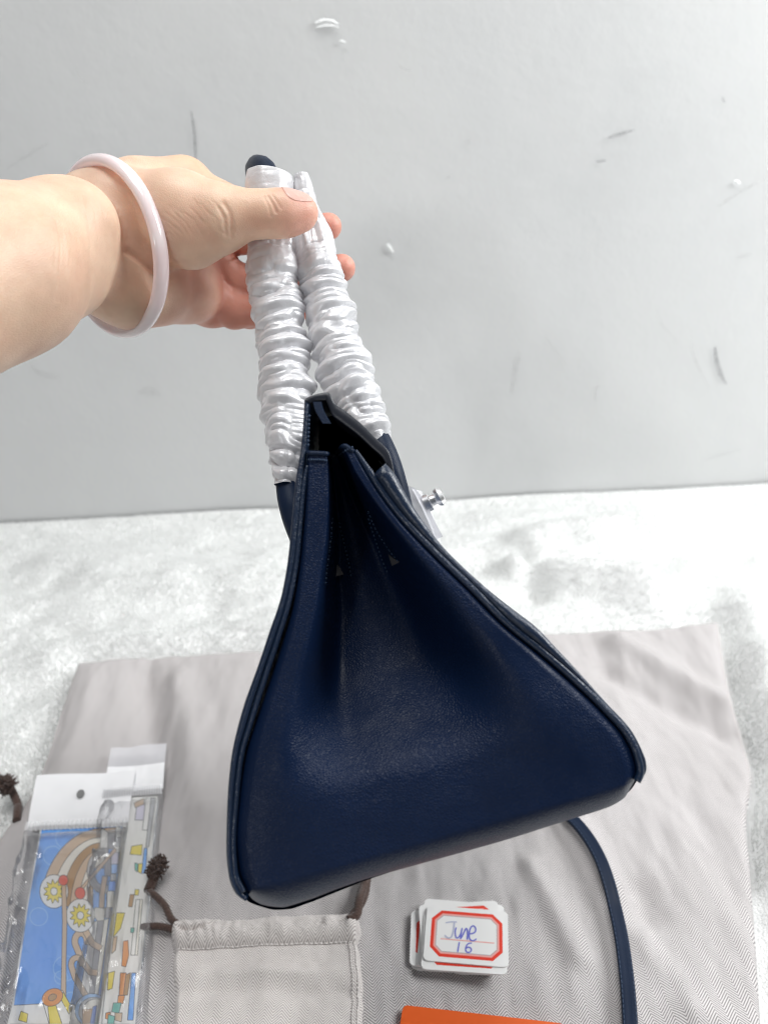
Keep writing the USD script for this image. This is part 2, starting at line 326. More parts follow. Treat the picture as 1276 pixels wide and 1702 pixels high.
# ------------------------------------------------------------------ floor below, plush blanket
obj('floor', grid_mesh(np.array([[[-3, -2, -.07], [3, -2, -.07]], [[-3, 3, -.07], [3, 3, -.07]]], float)), plain('floor_grey', (.45, .44, .42), .6), kind='structure', smooth=False)
DBL = np.array([(130, 1100), (105, 1165), (75, 1258), (45, 1325), (0, 1392), (-60, 1490), (-130, 1610), (-200, 1790)], float)
DBR = np.array([(1195, 1035), (1214, 1150), (1236, 1230), (1250, 1290), (1241, 1370), (1246, 1430), (1256, 1560), (1270, 1790)], float)
dbl, dbr = resample(DBL, 300), resample(DBR, 300)
outline = np.vstack([F(dbl[:, 0], dbl[:, 1]), F(dbr[::-1, 0], dbr[::-1, 1])])
bag_poly = Polygon(outline[:, :2])
xs, ys = np.linspace(-.95, .95, 520), np.linspace(.02, WALL_Y-.004, 240)
X, Y = np.meshgrid(xs, ys, indexing='ij')
import shapely
inside = shapely.distance(bag_poly, shapely.points(X, Y))
mask = np.clip(inside/.03, 0, 1); mask = mask*mask*(3-2*mask)
Bq = np.stack([X, Y, X*0], -1)
hz = .046*(fbm(Bq*np.array([6, 11, 1]), 3, 11)-.5) + .014*(fbm(Bq*np.array([24, 34, 1]), 2, 12)-.5) + .003*(fbm(Bq*90, 3, 14)-.5)
# one roll of the blanket right of the bag, one long soft fold on the left
def ridge_at(p0, p1, h, w):
    a, b = F(*map(np.array, p0))[:2], F(*map(np.array, p1))[:2]
    d = shapely.distance(LineString([a, b]), shapely.points(X, Y)); return h*np.exp(-(d/w)**2)
roll = ridge_at((870, 960), (1060, 985), .022, .022) + ridge_at((880, 905), (1110, 880), .013, .025) - ridge_at((870, 930), (890, 985), .012, .012) + ridge_at((100, 930), (420, 950), .012, .03) + ridge_at((1240, 1000), (1290, 1400), .012, .03)
BZ = -.014 + mask*.006 + mask*((hz+.004)*np.clip((WALL_Y-Y)/.12, .12, 1) + roll*1.5) + np.clip((Y-(WALL_Y-.03))/.03, 0, 1)*.006
blanket = obj('blanket', grid_mesh(np.stack([X, Y, BZ], -1)), M_blanket, category='blanket', label='white fluffy plush blanket spread along the foot of the wall under the cloth bag')
# the pile
NF = 420000
fx, fy = rng.uniform(-.75, .75, NF), rng.uniform(.30, WALL_Y-.006, NF)
ins = shapely.distance(bag_poly, shapely.points(fx, fy)) > .004
fx, fy = fx[ins], fy[ins]
ix = np.clip(((fx+.95)/1.9*519), 0, 518.99); iy = np.clip((fy-.02)/(WALL_Y-.024)*239, 0, 238.99)
i0, j0 = ix.astype(int), iy.astype(int); a_, b_ = ix-i0, iy-j0
fz = BZ[i0, j0]*(1-a_)*(1-b_) + BZ[i0+1, j0]*a_*(1-b_) + BZ[i0, j0+1]*(1-a_)*b_ + BZ[i0+1, j0+1]*a_*b_
fl = np.stack([noise(np.stack([fx*45, fy*45, fx*0], -1), 3), noise(np.stack([fx*45, fy*45, fx*0+9], -1), 4)], -1)-.5
ln = rng.uniform(.0028, .005, len(fx))
tip = np.stack([fl[:, 0]*.7 + rng.normal(0, .22, len(fx)), fl[:, 1]*.7 + rng.normal(0, .22, len(fx)) - .1, np.full(len(fx), 1.0)], -1)
tip /= np.linalg.norm(tip, axis=1, keepdims=True)
root = np.stack([fx, fy, fz-.0006], -1)
midp = root + ln[:, None]*np.stack([tip[:, 0]*.35, tip[:, 1]*.35, np.full(len(fx), .55)], -1)
endp = root + ln[:, None]*tip
endp[:, 1] = np.minimum(endp[:, 1], WALL_Y-.003)
cv = UsdGeom.BasisCurves.Define(stage, blanket + '/pile')
cv.CreateTypeAttr('linear'); cv.CreateCurveVertexCountsAttr(Vt.IntArray.FromNumpy(np.full(len(fx), 3, np.int32)))
cv.CreatePointsAttr(Vt.Vec3fArray.FromNumpy(np.stack([root, midp, endp], 1).reshape(-1, 3).astype(np.float32)))
cv.CreateWidthsAttr(Vt.FloatArray.FromNumpy(np.tile(np.array([.0006, .0005, .0003], np.float32), len(fx)))); cv.SetWidthsInterpolation('vertex')
UsdShade.MaterialBindingAPI.Apply(cv.GetPrim()).Bind(M_fur); keys(cv.GetPrim(), kind='stuff')

# ------------------------------------------------------------------ large cloth dust bag
n, m = 300, 420
v_ = np.linspace(0, 1, m)
A = F(dbl[:, 0], dbl[:, 1]); Bw = F(dbr[:, 0], dbr[:, 1])
G = A[:, None]*(1-v_)[None, :, None] + Bw[:, None]*v_[None, :, None]
u2 = np.linspace(0, 1, n)[:, None]; v2 = v_[None, :]
q = np.stack([G[..., 0], G[..., 1], G[..., 0]*0], -1)
wr = 1.35*(.0075*(fbm(q*np.array([30, 7, 1]) + 3, 3, 21)-.5)*np.clip(1.25-u2*1.2, .25, 1) + .009*(fbm(q*np.array([9, 9, 1]), 2, 22)-.5) + .0030*(fbm(q*np.array([60, 24, 1]), 3, 23)-.5))
def crease(p0, p1, h, w):
    a, b = F(*map(np.array, p0))[:2], F(*map(np.array, p1))[:2]
    d = shapely.distance(LineString([a, b]), shapely.points(q[..., 0], q[..., 1])); return h*np.exp(-(d/w)**2)
wr = wr + 1.4*(crease((1030, 1075), (1205, 1170), .007, .012) - crease((1010, 1120), (1190, 1210), .004, .010) + crease((880, 1440), (960, 1590), .003, .007) + crease((955, 1360), (1010, 1470), .004, .008) \
   + crease((1080, 1560), (1150, 1680), .004, .009) - crease((1060, 1480), (1120, 1640), .003, .009) + crease((300, 1130), (330, 1350), .004, .011) - crease((240, 1120), (250, 1230), .004, .011) + crease((150, 1120), (110, 1260), .003, .012))
edge = np.minimum(np.minimum(u2*n/8, 1), np.minimum(np.minimum(v2*m/7, (1-v2)*m/7), 1)); edge = np.sqrt(1-(1-edge)**2)
G[..., 2] = .0015 + wr*np.clip(edge+.15, 0, 1) - .0045*(1-edge)
Gz = G.copy()
def cloth_z(x, y):
    return cl_tree_z[cl_tree.query(np.stack([x, y], -1))[1]]
cl_tree = cKDTree(G[..., :2].reshape(-1, 2)); cl_tree_z = G[..., 2].ravel()
dust = thing('dust_bag', 'large grey herringbone cloth dust bag spread flat beneath everything', 'dust bag', A[0])
cloth_path = obj('cloth', grid_mesh(G, True), M_cloth, dust)
# stitched fold under the far edge
def on_cloth(px, py, lift=0.0):
    p = F(np.asarray(px, float), np.asarray(py, float)); p[..., 2] = cloth_z(p[..., 0], p[..., 1]) + lift
    return p
def tassel(parent, centre, direction, size, nstr=70, seed=3):
    r_ = np.random.default_rng(seed); ms = []; size = size*.62
    D_ = np.array(direction, float); D_ /= np.linalg.norm(D_)
    for k in range(260):
        p = np.array(centre) + r_.normal(0, .0010, 3) + D_*r_.uniform(-.3, .6)*size
        v = D_*.5 + r_.normal(0, .8, 3); q_ = [p]
        for j in range(6):
            v = v*.7 + r_.normal(0, .7, 3) + D_*.12 - .16*(q_[-1]-np.array(centre)-D_*size*.3)/(size*.45); q_.append(q_[-1] + v/np.linalg.norm(v)*size*.17)
        q_ = np.array(q_); q_[:, 2] = np.maximum(q_[:, 2], centre[2]-.0075)
        ms.append(tube(q_, np.array([.0006]*5 + [.00045, .0003]), 4))
    obj('tassel', join(ms), M_cord, parent, kind='stuff')
def cord(parent, pts, r=.0026, lifts=None, name='cord'):
    p = resample(np.array(pts, float), 40)
    c = on_cloth(p[:, 0], p[:, 1], p[:, 2])
    s = np.linspace(0, 1, 40)[:, None]; a = np.linspace(0, 2*np.pi, 10, endpoint=False)[None]
    obj(name, tube(c, r, 10, disp=.0002*np.sin(a*3 + s*90)), M_cord, parent); return c
c = cord(dust, [(30, 1372, .001), (32, 1350, .004), (24, 1325, .007), (10, 1308, .008)], .0026)
tassel(dust, F(np.array(14.), np.array(1308.), .011), (-.5, .35, .2), .013, 110, 5)

# ------------------------------------------------------------------ shoulder strap lying on the cloth
sp = resample(np.array([(845, 1292), (905, 1335), (945, 1374), (985, 1430), (1014, 1500), (1033, 1580), (1042, 1660), (1046, 1740), (1047, 1800)], float), 140)
sc = on_cloth(sp[:, 0], sp[:, 1], .0055)
sc[:, 2] = np.convolve(np.pad(sc[:, 2], 8, 'edge'), np.ones(17)/17, 'valid')+.0005
t = np.gradient(sc, axis=0); t /= np.linalg.norm(t, axis=1, keepdims=True)
side = np.cross(t, [0, 0, 1.0]); side /= np.linalg.norm(side, axis=1, keepdims=True)
PS = .86
prof = [(-.0042, -.0010), (-.0044, 0), (-.0040, .0011), (-.0030, .0015), (-.0012, .0014), (0, .0012), (.0012, .0014), (.0030, .0015), (.0040, .0011), (.0044, 0), (.0042, -.0010), (0, -.0014)]
pv = np.stack([sc + side*a*PS + np.array([0, 0, 1.0])*b for a, b in prof], 1)
strap = thing('shoulder_strap', 'thin navy leather shoulder strap curving over the grey cloth', 'bag strap', sc[0])
sm = trimesh.Trimesh(pv.reshape(-1, 3), tri(grid_faces(140, len(prof), True)), process=False)
if sm.volume < 0: sm.invert()
obj('strap_leather', sm, M_smooth, strap, smooth=45)
st = []
L_ = np.r_[0, np.cumsum(np.linalg.norm(np.diff(sc, axis=0), axis=1))]
for off in (-.0029, .0029):
    for d in np.arange(.003, L_[-1]-.003, .0026):
        i = np.searchsorted(L_, [d, d+.0017])
        a, b = [np.array([np.interp(x, L_, (sc + side*off)[:, k]) for k in range(3)]) + [0, 0, .00145] for x in (d, d+.0017)]
        st.append(tube(np.array([a, (a+b)/2 + [0, 0, .0002], b]), .0003, 5))
obj('stitching', join(st), M_stitch, strap, kind='stuff')

# ------------------------------------------------------------------ small drawstring pouch
n, m = 210, 190
TL, TR = F(np.array(290.), np.array(1556.)), F(np.array(602.), np.array(1541.))
BL, BR = F(np.array(292.), np.array(1800.)), F(np.array(606.), np.array(1800.))
u2, v2 = np.linspace(0, 1, n)[:, None], np.linspace(0, 1, m)[None]
Q = (TL[None, None]*((1-u2)*(1-v2))[..., None] + TR*((1-u2)*v2)[..., None] + BL*(u2*(1-v2))[..., None] + BR*(u2*v2)[..., None])
hem = .205                                           # the hem channel's share of the length shown
zz = .0105 + .0018*(fbm(np.stack([Q[..., 0]*55, Q[..., 1]*55, Q[..., 0]*0], -1), 3, 31)-.5)*2
hu = np.clip(u2/hem, 0, 1)
bunch = np.exp(-((v2-.10)/.13)**2)
tube_z = .0085*np.sqrt(np.clip(1-(2*hu-1)**2, 0, 1))*(1 + .25*bunch)
gather = (.0006*np.sin(v2*120 + 3*fbm(np.stack([v2*7+0*u2, u2*6+0*v2, 0*u2+0*v2], -1), 2, 5)*3)*np.exp(-((v2-.12)/.2)**2) + .0030*(fbm(np.stack([v2*17+0*u2, u2*14+0*v2, 0*u2+0*v2], -1), 3, 6)-.5))*np.sin(np.pi*hu)
zz = np.where(u2 < hem, .0080 + tube_z + gather, zz - .0012*np.exp(-((u2-hem)/.012)**2))
zz = zz - .0035*np.exp(-((u2-.03-.08*bunch)/.018)**2)*np.exp(-((v2-.13)/.11)**2)*1.4         # the mouth of the channel
zz = zz + .0028*np.exp(-((u2-.38-.05*v2)/.05)**2)*np.sin(np.pi*v2) - .0015*np.exp(-((u2-.50-.06*v2)/.05)**2)
ed = np.minimum(np.minimum(v2*m/7, (1-v2)*m/7), 1); ed = np.sqrt(1-(1-ed)**2)
Q[..., 2] = .0005 + zz*ed + 0*u2
wob = .0016*(fbm(np.stack([u2[:, 0]*9, u2[:, 0]*0, u2[:, 0]*0], -1), 2, 8)-.5)
cr_ = np.clip(1-np.minimum(v2, 1-v2)/.06, 0, 1)**2
Q[..., 1] -= (.0045*cr_*np.clip(1-hu*1.3, 0, 1) + .0022*(fbm(np.stack([v2*9+0*u2, 0*u2+0*v2, 0*u2+0*v2], -1), 2, 77)-.5)*np.clip(1-hu, 0, 1))
Q[..., 0] += wob[:, None] - (.004*np.exp(-((u2-hem)/.05)**2)*(.5-v2)*-1)*.6
pouch = thing('drawstring_pouch', 'small beige herringbone drawstring pouch at the bottom edge below the handbag', 'pouch', TL)
obj('cloth', grid_mesh(Q, True), M_pouch, pouch)
lining = []
st = []
iu = int(hem*n)
for j in range(4, m-6, 5):
    a, b = Q[iu, j] + [0, 0, .0007], Q[iu, min(j+3, m-1)] + [0, 0, .0007]
    st.append(tube(np.array([a, (a+b)/2 + [0, 0, .0003], b]), .00038, 5))
for off in (6, 11):
    for i in range(iu, n-6, 5):
        a, b = Q[i, m-off] + [0, 0, .0005], Q[i+3, m-off] + [0, 0, .0005]
        st.append(tube(np.array([a, (a+b)/2 + [0, 0, .0002], b]), .00032, 5))
obj('stitching', join(st), M_thread, pouch, kind='stuff')
cord(pouch, [(306, 1562, .006), (292, 1553, .007), (280, 1530, .008), (264, 1512, .008), (252, 1500, .006)], .0019)
cord(pouch, [(302, 1570, .005), (280, 1562, .0055), (262, 1558, .005), (240, 1556, .004)], .0019)
cord(pouch, [(252, 1500, .006), (256, 1490, .006), (262, 1478, .007)], .0030)
tassel(pouch, on_cloth(np.array(263.), np.array(1474.), .009), (.3, .5, .25), .012, 110, 8)
cord(pouch, [(580, 1562, .008), (596, 1552, .0085), (600, 1530, .009), (606, 1500, .007), (611, 1465, .006), (616, 1430, .005)], .0024)
cord(pouch, [(584, 1558, .007), (592, 1548, .0075), (603, 1530, .0075), (609, 1508, .006), (612, 1480, .0055), (620, 1440, .005)], .0022)

# ------------------------------------------------------------------ price tags in a stack
CWD, CHT, CTH = .0435, .0315, .00075
def rr(w, h, r): return sbox(-w/2+r, -h/2+r, w/2-r, h/2-r).buffer(r, 6)
def octa(w, h, c): return Polygon([(-w/2+c, -h/2), (w/2-c, -h/2), (w/2, -h/2+c), (w/2, h/2-c), (w/2-c, h/2), (-w/2+c, h/2), (-w/2, h/2-c), (-w/2, -h/2+c)])
top_c = F(np.array(775.), np.array(1556.), .0105)
base_c = on_cloth(np.array(770.), np.array(1556.))
ax = F(np.array(838.), np.array(1556.), .0125) - F(np.array(712.), np.array(1548.), .0125)
base_rot = math.atan2(ax[1], ax[0])
offs = [(-.0068, .0004, .05), (-.0075, .0012, .03), (-.0058, .0002, .02), (-.0072, .0010, .045), (-.0060, .0016, .0), (-.0078, .0014, .035), (-.0035, -.0008, -.02), (-.0012, .0058, -.03), (-.0022, .0046, .13), (-.0016, -.0036, .0), (0, 0, -.02)]
tag_labels = ['bottom white price tag of the stack, lying on the grey cloth', 'white price tag second from the bottom of the stack', 'white price tag third from the bottom of the stack', 'white price tag fourth from the bottom of the stack',
    'white price tag in the middle of the stack', 'white price tag just above the middle of the stack, jutting out to the left', 'white price tag fifth from the top, its red border hidden', 'white price tag fourth from the top of the stack',
    'tilted white price tag third from the top, its red border showing at the upper right', 'white price tag directly under the written one, red line along its lower edge', 'top price tag with red octagon border and blue handwriting June 16']
def stroke(pts, w): return LineString(CubicSpline(np.arange(len(pts)), np.array(pts, float))(np.linspace(0, len(pts)-1, 12*len(pts)))).buffer(w, 4)
for k, (dx, dy, dr) in enumerate(offs):
    z0 = base_c[2] + .0008 + k*(CTH + .00006)
    ang = base_rot + dr
    cx, cy = top_c[0] + dx, top_c[1] + dy
    def mp(p, z0=z0, ang=ang, cx=cx, cy=cy, bow=(.0006 if k == 10 else .0003)):
        p = np.asarray(p, float); p3 = np.column_stack([p[:, :2], p[:, 2] if p.shape[1] > 2 else np.zeros(len(p))])
        x = cx + math.cos(ang)*p3[:, 0] - math.sin(ang)*p3[:, 1]; y = cy + math.sin(ang)*p3[:, 0] + math.cos(ang)*p3[:, 1]
        return np.column_stack([x, y, z0 + p3[:, 2]])
    tg = thing('price_tag', tag_labels[k], 'price tag', (cx, cy, z0), group='stacked price tags')
    obj('card', slab(rr(CWD, CHT, .0028), CTH, mp), M_paper, tg, smooth=False)
    up = lambda p: mp(np.column_stack([p, np.full(len(p), CTH+.00003)]))
    o0 = octa(.0375, .0262, .0050); ring = o0.difference(o0.buffer(-.0017, join_style=2))
    obj('border', flat(ring, up), M_red, tg, smooth=False)
    if k >= 7:
        pale = o0.buffer(-.0017, join_style=2).difference(o0.buffer(-.0027, join_style=2))
        obj('inner_border', flat(pale, up), M_pale_red, tg, smooth=False)
        obj('thin_line', flat(o0.buffer(-.0027, join_style=2).difference(o0.buffer(-.0031, join_style=2)), up), M_greyline, tg, smooth=False)
        obj('ruled_line', flat(sbox(-.0135, -.0036, .0145, -.0030), up), M_pale_red, tg, smooth=False)
    if k == 10:
        S = .001
        pale_ink = [stroke([(-11, 6.0), (-8, 6.8), (-5.6, 6.9)], .35), stroke([(-6.6, 6.8), (-6.9, 3), (-7.6, -1.2), (-9.2, -2.6), (-11.2, -1.4)], .4)]
        ink = [stroke([(-5.6, 3.4), (-5.9, .2), (-5.0, -2.2), (-3.4, -.6), (-2.4, 3.4)], .38), stroke([(-2.4, 3.4), (-2.8, .6), (-3.0, -2.4)], .38), stroke([(-2.9, -2.2), (-1.4, 1.2), (-.2, 3.6), (.5, 1.6), (.4, -2.4)], .4),
               stroke([(.4, -2.2), (1.6, .6), (3.8, 1.4), (4.8, 3.6), (3.6, 5.4), (2.0, 4.0), (1.4, .6), (1.7, -2.0), (3.2, -3.0), (5.0, -2.0)], .4),
               stroke([(-3.6, -4.6), (-3.9, -7.0), (-4.2, -9.6)], .36), stroke([(2.6, -4.4), (.6, -5.4), (-.2, -7.6), (.3, -9.4), (2.0, -9.4), (2.7, -7.9), (1.6, -6.8), (.1, -7.6)], .36)]
        sc_ = lambda gs: affinity.scale(unary_union(gs), S, S, origin=(0, 0))
        up2 = lambda p: mp(np.column_stack([p, np.full(len(p), CTH+.00012)]))
        obj('handwriting', flat(sc_(ink), up2), M_ink, tg, smooth=False)
        obj('handwriting', flat(sc_(pale_ink).difference(sc_(ink)), up2), M_ink_pale, tg, smooth=False)

# ------------------------------------------------------------------ orange card at the lower edge
oc = np.array([(670, 1671), (938, 1702), (944, 1790), (655, 1762)], float)
ow = on_cloth(oc[:, 0], oc[:, 1]); oz = ow[:, 2].max() + .0022
op = Polygon(F(oc[:, 0], oc[:, 1], oz)[:, :2]).buffer(-.0025).buffer(.0025, 6)
ocard = obj('orange_card', slab(op, .0024, lambda p: np.column_stack([p[:, :2], p[:, 2] + oz - .0024])), M_orange, smooth=False, label='plain bright orange card at the bottom edge of the picture', category='card')

# ------------------------------------------------------------------ clear packets with folded scarves
def quad_map(c, z):
    w_ = [F(np.array(float(a)), np.array(float(b)), z) for a, b in c]          # TL TR BR BL
    def f(u, v, dz=0.0):
        p = (w_[0]*((1-u)*(1-v))[..., None] + w_[1]*(u*(1-v))[..., None] + w_[2]*(u*v)[..., None] + w_[3]*((1-u)*v)[..., None])
        p = p.copy(); p[..., 2] = p[..., 2] + dz; return p
    return f
def painter(shapes):
    """later shapes cover earlier ones; returns colour -> area without overlaps"""
    out, cover = {}, None
    for col, g in reversed(shapes):
        g2 = g if cover is None else g.difference(cover)
        out.setdefault(col, []).append(g2)
        cover = g if cover is None else cover.union(g)
    return {k: unary_union([x.buffer(0) for x in v]) for k, v in out.items()}
def packet(name_label, corners, head, z, seed, th, clear_top=False):
    """corners TL TR BR BL of the whole bag in the picture, head = share of its length that is the white header"""
    f = quad_map(corners, z)
    pk = thing('clear_packet', name_label, 'plastic packet', f(np.array(.5), np.array(.5)))
    nu, nv = 110, 230
    U, V = np.meshgrid(np.linspace(0, 1, nu), np.linspace(head*.98, 1, nv), indexing='ij')
    q = np.stack([U*7, V*16, U*0], -1)
    ridge = lambda x, o, s: 1-np.abs(2*fbm(x, o, s)-1)
    w = .0055*(ridge(q*.6+seed, 2, seed)-.6) + .0007*(ridge(q*2.0+seed, 2, seed+1)-.5)
    side = np.exp(-(np.minimum(U, 1-U)/.09)**2)
    sd = 2.4*np.exp(-(U/.17)**2) + .8*np.exp(-((1-U)/.10)**2)
    w = w*(.40 + 1.1*sd + .35*np.clip(V-.55, 0, 1))
    ed = np.minimum(np.minimum(U, 1-U)/.05, 1); ed = np.sqrt(1-(1-ed)**2)
    hd = np.clip((V-head)/.09, 0, 1); hd = hd*hd*(3-2*hd)
    dz = (th*ed + w)*hd + .0008
    core = np.clip((np.minimum(U-.06, .96-U))/.05, 0, 1)*np.clip((V-head-.05)/.05, 0, 1)
    dz = np.maximum(dz, core*(th*.62))
    obj('film', grid_mesh(f(U, V, np.maximum(dz, -.004))), M_clear, pk)
    # header
    U, V = np.meshgrid(np.linspace(0, 1, 60), np.linspace(0, head, 40), indexing='ij')
    hz_ = .0012*np.sin(V/head*2.6) + .0022*(fbm(np.stack([U*3, V/head*1.6, U*0], -1), 2, seed+5)-.5)
    hp = f(U, V, hz_ + .001)
    if clear_top:
        obj('header', grid_mesh(hp[:, 18:]), M_header, pk); obj('header_top', grid_mesh(hp[:, :19]), M_film, pk)
    else: obj('header', grid_mesh(hp), M_header, pk)
    hole = Point(.48, head*.43).buffer(1, 12)
    a = np.linspace(0, 2*np.pi, 24, endpoint=False)
    if clear_top: a = a*0
    hpts = f(.485 + .04*np.cos(a), head*(.46 + .085*np.sin(a)), np.full(24, .0031))
    hv = np.vstack([hpts, hpts.mean(0)])
    if not clear_top: obj('hang_hole', trimesh.Trimesh(hv, [[24, i, (i+1) % 24] for i in range(24)], process=False), M_hole, pk, smooth=False)
    # ribbed seal strip
    U, V = np.meshgrid(np.linspace(0, 1, 160), np.linspace(head-.004, head+.034, 10), indexing='ij')
    rz = .0046 + .0007*np.sin(U*150*1.0) + .0008*np.sin((V-head)/.034*np.pi)
    obj('seal_strip', grid_mesh(f(U, V, rz + .0006)), M_seal, pk)
    return pk, f
PZ = .006
packet('clear plastic packet with a white header, holding the blue patterned scarf, in front', [(62, 1291), (226, 1283), (158, 1790), (-28, 1790)], .235, PZ, 51, .009)
packet('clear plastic packet with a white header, partly hidden behind the blue patterned one', [(185, 1246), (277, 1237), (240, 1790), (110, 1790)], .20, .0035, 71, .0065, True)

def to_px(zoomx, zoomy): return (zoomx/5.129, 1370 + zoomy/5.125)
def ZP(pts): return [to_px(*p) for p in pts]
def arc(cx, cy, rx, ry, a0, a1, n=30):
    a = np.radians(np.linspace(a0, a1, n)); return [(cx + rx*math.cos(t), cy + ry*math.sin(t)) for t in a]
def band(o, i): return Polygon(list(o) + list(i)[::-1])
def zl(pts, w): return LineString(pts).buffer(w, cap_style=2, join_style=1)
def sun(cx, cy, r, k, ph=0):
    return Polygon([(cx + (r if i % 2 == 0 else r*.62)*math.cos(math.pi*i/k + ph), cy + (r if i % 2 == 0 else r*.62)*math.sin(math.pi*i/k + ph)) for i in range(2*k)])
scarf = [('blue', Polygon([(355, 45), (1040, 20), (1000, 480), (900, 1050), (840, 1702), (80, 1702), (120, 1540), (240, 700)]))]
full = scarf[0][1]
LN = 5.5
def add(col, g, line=True):
    if line: scarf.append(('line', g.buffer(LN).intersection(full)))
    scarf.append((col, g.intersection(full)))
for cx, cy, r in ((450, 270, 85), (560, 120, 90), (560, 1230, 110), (520, 1310, 60), (330, 790, 80), (600, 1480, 50)):
    scarf.append(('paleblue', Point(cx, cy).buffer(r).difference(Point(cx, cy).buffer(r-9)).intersection(full)))
# arches
cen = (870, 760)
def arch(rx, ry): return arc(cen[0], cen[1], rx, ry, 180, 275, 40)
cols = ['tan', 'cream', 'ochre', 'tan', 'cream', 'ochre']
rads = [(530, 720), (435, 645), (350, 600), (272, 540), (200, 480), (130, 420), (70, 360)]
for c_, (o, i) in zip(cols, zip(rads[:-1], rads[1:])):
    add(c_, band(arch(*o), arch(*i)).buffer(-1).intersection(Polygon([(300, -50), (1100, -50), (1100, 760), (640, 760), (330, 480)])))
add('blue', sbox(795, 380, 905, 720))
add('white', Polygon([(865, 40), (925, 75), (920, 210), (855, 210)])); add('dgrey', Polygon([(925, 85), (980, 80), (975, 210), (920, 210)])); add('tan', Polygon([(890, 40), (985, 35), (980, 75), (925, 75)]))
add('white', sbox(990, 30, 1030, 110)); add('grey', sbox(985, 115, 1028, 190)); add('white', sbox(978, 195, 1022, 240))
ring = Point(890, 400).buffer(1); ring = affinity.scale(ring, 145, 190); inner = affinity.scale(Point(890, 400).buffer(1), 90, 130)
add('grey', ring.difference(inner).intersection(sbox(700, 200, 920, 600)))
add('dgrey', sbox(895, 280, 945, 440)); add('lilac', sbox(950, 245, 1010, 340)); add('paleblue', sbox(950, 345, 1000, 420)); add('grey', sbox(945, 430, 985, 480)); add('blue', sbox(925, 490, 985, 570)); add('cream', sbox(915, 575, 970, 710)); add('dgrey', sbox(900, 715, 945, 800))
add('tan', zl([(895, 450), (870, 600), (865, 740)], 19))
add('cream', Polygon([(810, 715), (895, 720), (885, 825), (835, 830), (800, 780)]))
add('white', Polygon([(760, 850), (830, 830), (815, 1000), (790, 1200), (770, 1440), (690, 1440), (720, 1240), (750, 1040)])); add('dgrey', Polygon([(835, 830), (890, 825), (850, 1100), (815, 1440), (765, 1440), (800, 1100)]))
add('cream', Polygon([(890, 820), (925, 810), (880, 1140), (830, 1480), (805, 1480), (845, 1150)]))
add('tan', zl(arc(690, 1000, 52, 70, 20, -200, 20) + [(700, 1170), (770, 1262), (830, 1270)], 24)); add('tan', zl([(725, 905), (790, 1020), (860, 1060)], 24))
add('tan', zl(arc(655, 1200, 48, 60, 10, -200, 20) + [(640, 1310), (690, 1390), (740, 1480)], 22))
for cx, cy, s in ((460, 575, 1.0), (685, 780, 1.0)):
    add('white', affinity.scale(Point(cx, cy).buffer(1), 118*s, 140*s)); add('yellow', affinity.scale(sun(0, 0, 1, 11), 88, 100, origin=(0, 0)).buffer(0).__class__(affinity.translate(affinity.scale(sun(0, 0, 1, 11), 88, 100, origin=(0, 0)), cx, cy)))
    add('white', affinity.scale(Point(cx, cy).buffer(1), 26, 30))
add('tan', Polygon([(528, 500), (560, 500), (568, 840), (560, 1200), (560, 1480), (522, 1480), (528, 1200), (535, 840)]))
add('tan', zl([(985, 215), (700, 545)], 11))
add('red', affinity.scale(Point(540, 480).buffer(1), 38, 42)); add('red', affinity.scale(Point(683, 590).buffer(1), 42, 48))
add('white', Polygon([(100, 1550), (365, 1535), (630, 1540), (700, 1702), (60, 1702)]))
drum = Polygon([(362, 1500), (530, 1420), (612, 1570), (590, 1702), (420, 1702)])
add('white', drum); add('yellow', Polygon([(410, 1560), (470, 1535), (525, 1702), (425, 1702)])); add('yellow', Polygon([(515, 1480), (540, 1440), (612, 1570), (590, 1620)]))
add('orange', affinity.rotate(affinity.scale(Point(447, 1478).buffer(1), 90, 68), -28)); add('ochre', affinity.rotate(affinity.scale(Point(447, 1478).buffer(1), 34, 24), -28))
add('yellow', Polygon([(180, 1600), (235, 1620), (225, 1690), (160, 1670)]))
rg = affinity.scale(Point(790, 1590).buffer(1), 150, 140); add('paleblue', rg); add('grey', affinity.scale(Point(800, 1600).buffer(1), 125, 120)); add('cream', affinity.scale(Point(815, 1600).buffer(1), 105, 105)); add('ochre', sbox(705, 1580, 790, 1702)); add('deepblue', Polygon([(795, 1560), (822, 1550), (805, 1702), (770, 1702)]))
def px_area(g): return affinity.affine_transform(g, [1/5.129, 0, 0, 1/5.125, 0, 1370])
def build_scarf(label, shapes, body_px, z, th, loc):
    s = thing('folded_scarf', label, 'scarf', F(np.array(float(loc[0])), np.array(float(loc[1])), z))
    bp = Polygon(F(np.array(body_px, float)[:, 0], np.array(body_px, float)[:, 1], z)[:, :2]).buffer(.0012, 4)
    for k in range(3):
        g = bp.buffer(-.0006*k if k < 2 else -.0002)
        obj('fold', slab(g, th/3-.0002, lambda p, k=k: np.column_stack([p[:, :2], p[:, 2] + z - th + k*th/3])), M_print['white' if k != 1 else 'paleblue'], s, smooth=False)
    for col, g in painter(shapes).items():
        mesh = flat(px_area(g).buffer(0), lambda p: F(p[:, 0], p[:, 1], z + .0003))
        for mesh in ([mesh] if col == 'line' else mesh.split(only_watertight=False) if mesh is not None else []):
            if mesh is not None and len(mesh.faces): obj(col.replace('dgrey', 'slate').replace('paleblue', 'pale_blue').replace('deepblue', 'deep_blue') + '_print', mesh, M_print[col], s, smooth=False)
build_scarf('folded silk scarf printed with sun discs and arches on blue, inside the front clear packet', scarf, px_area(full).exterior.coords[:-1], .0105, .006, (110, 1500))
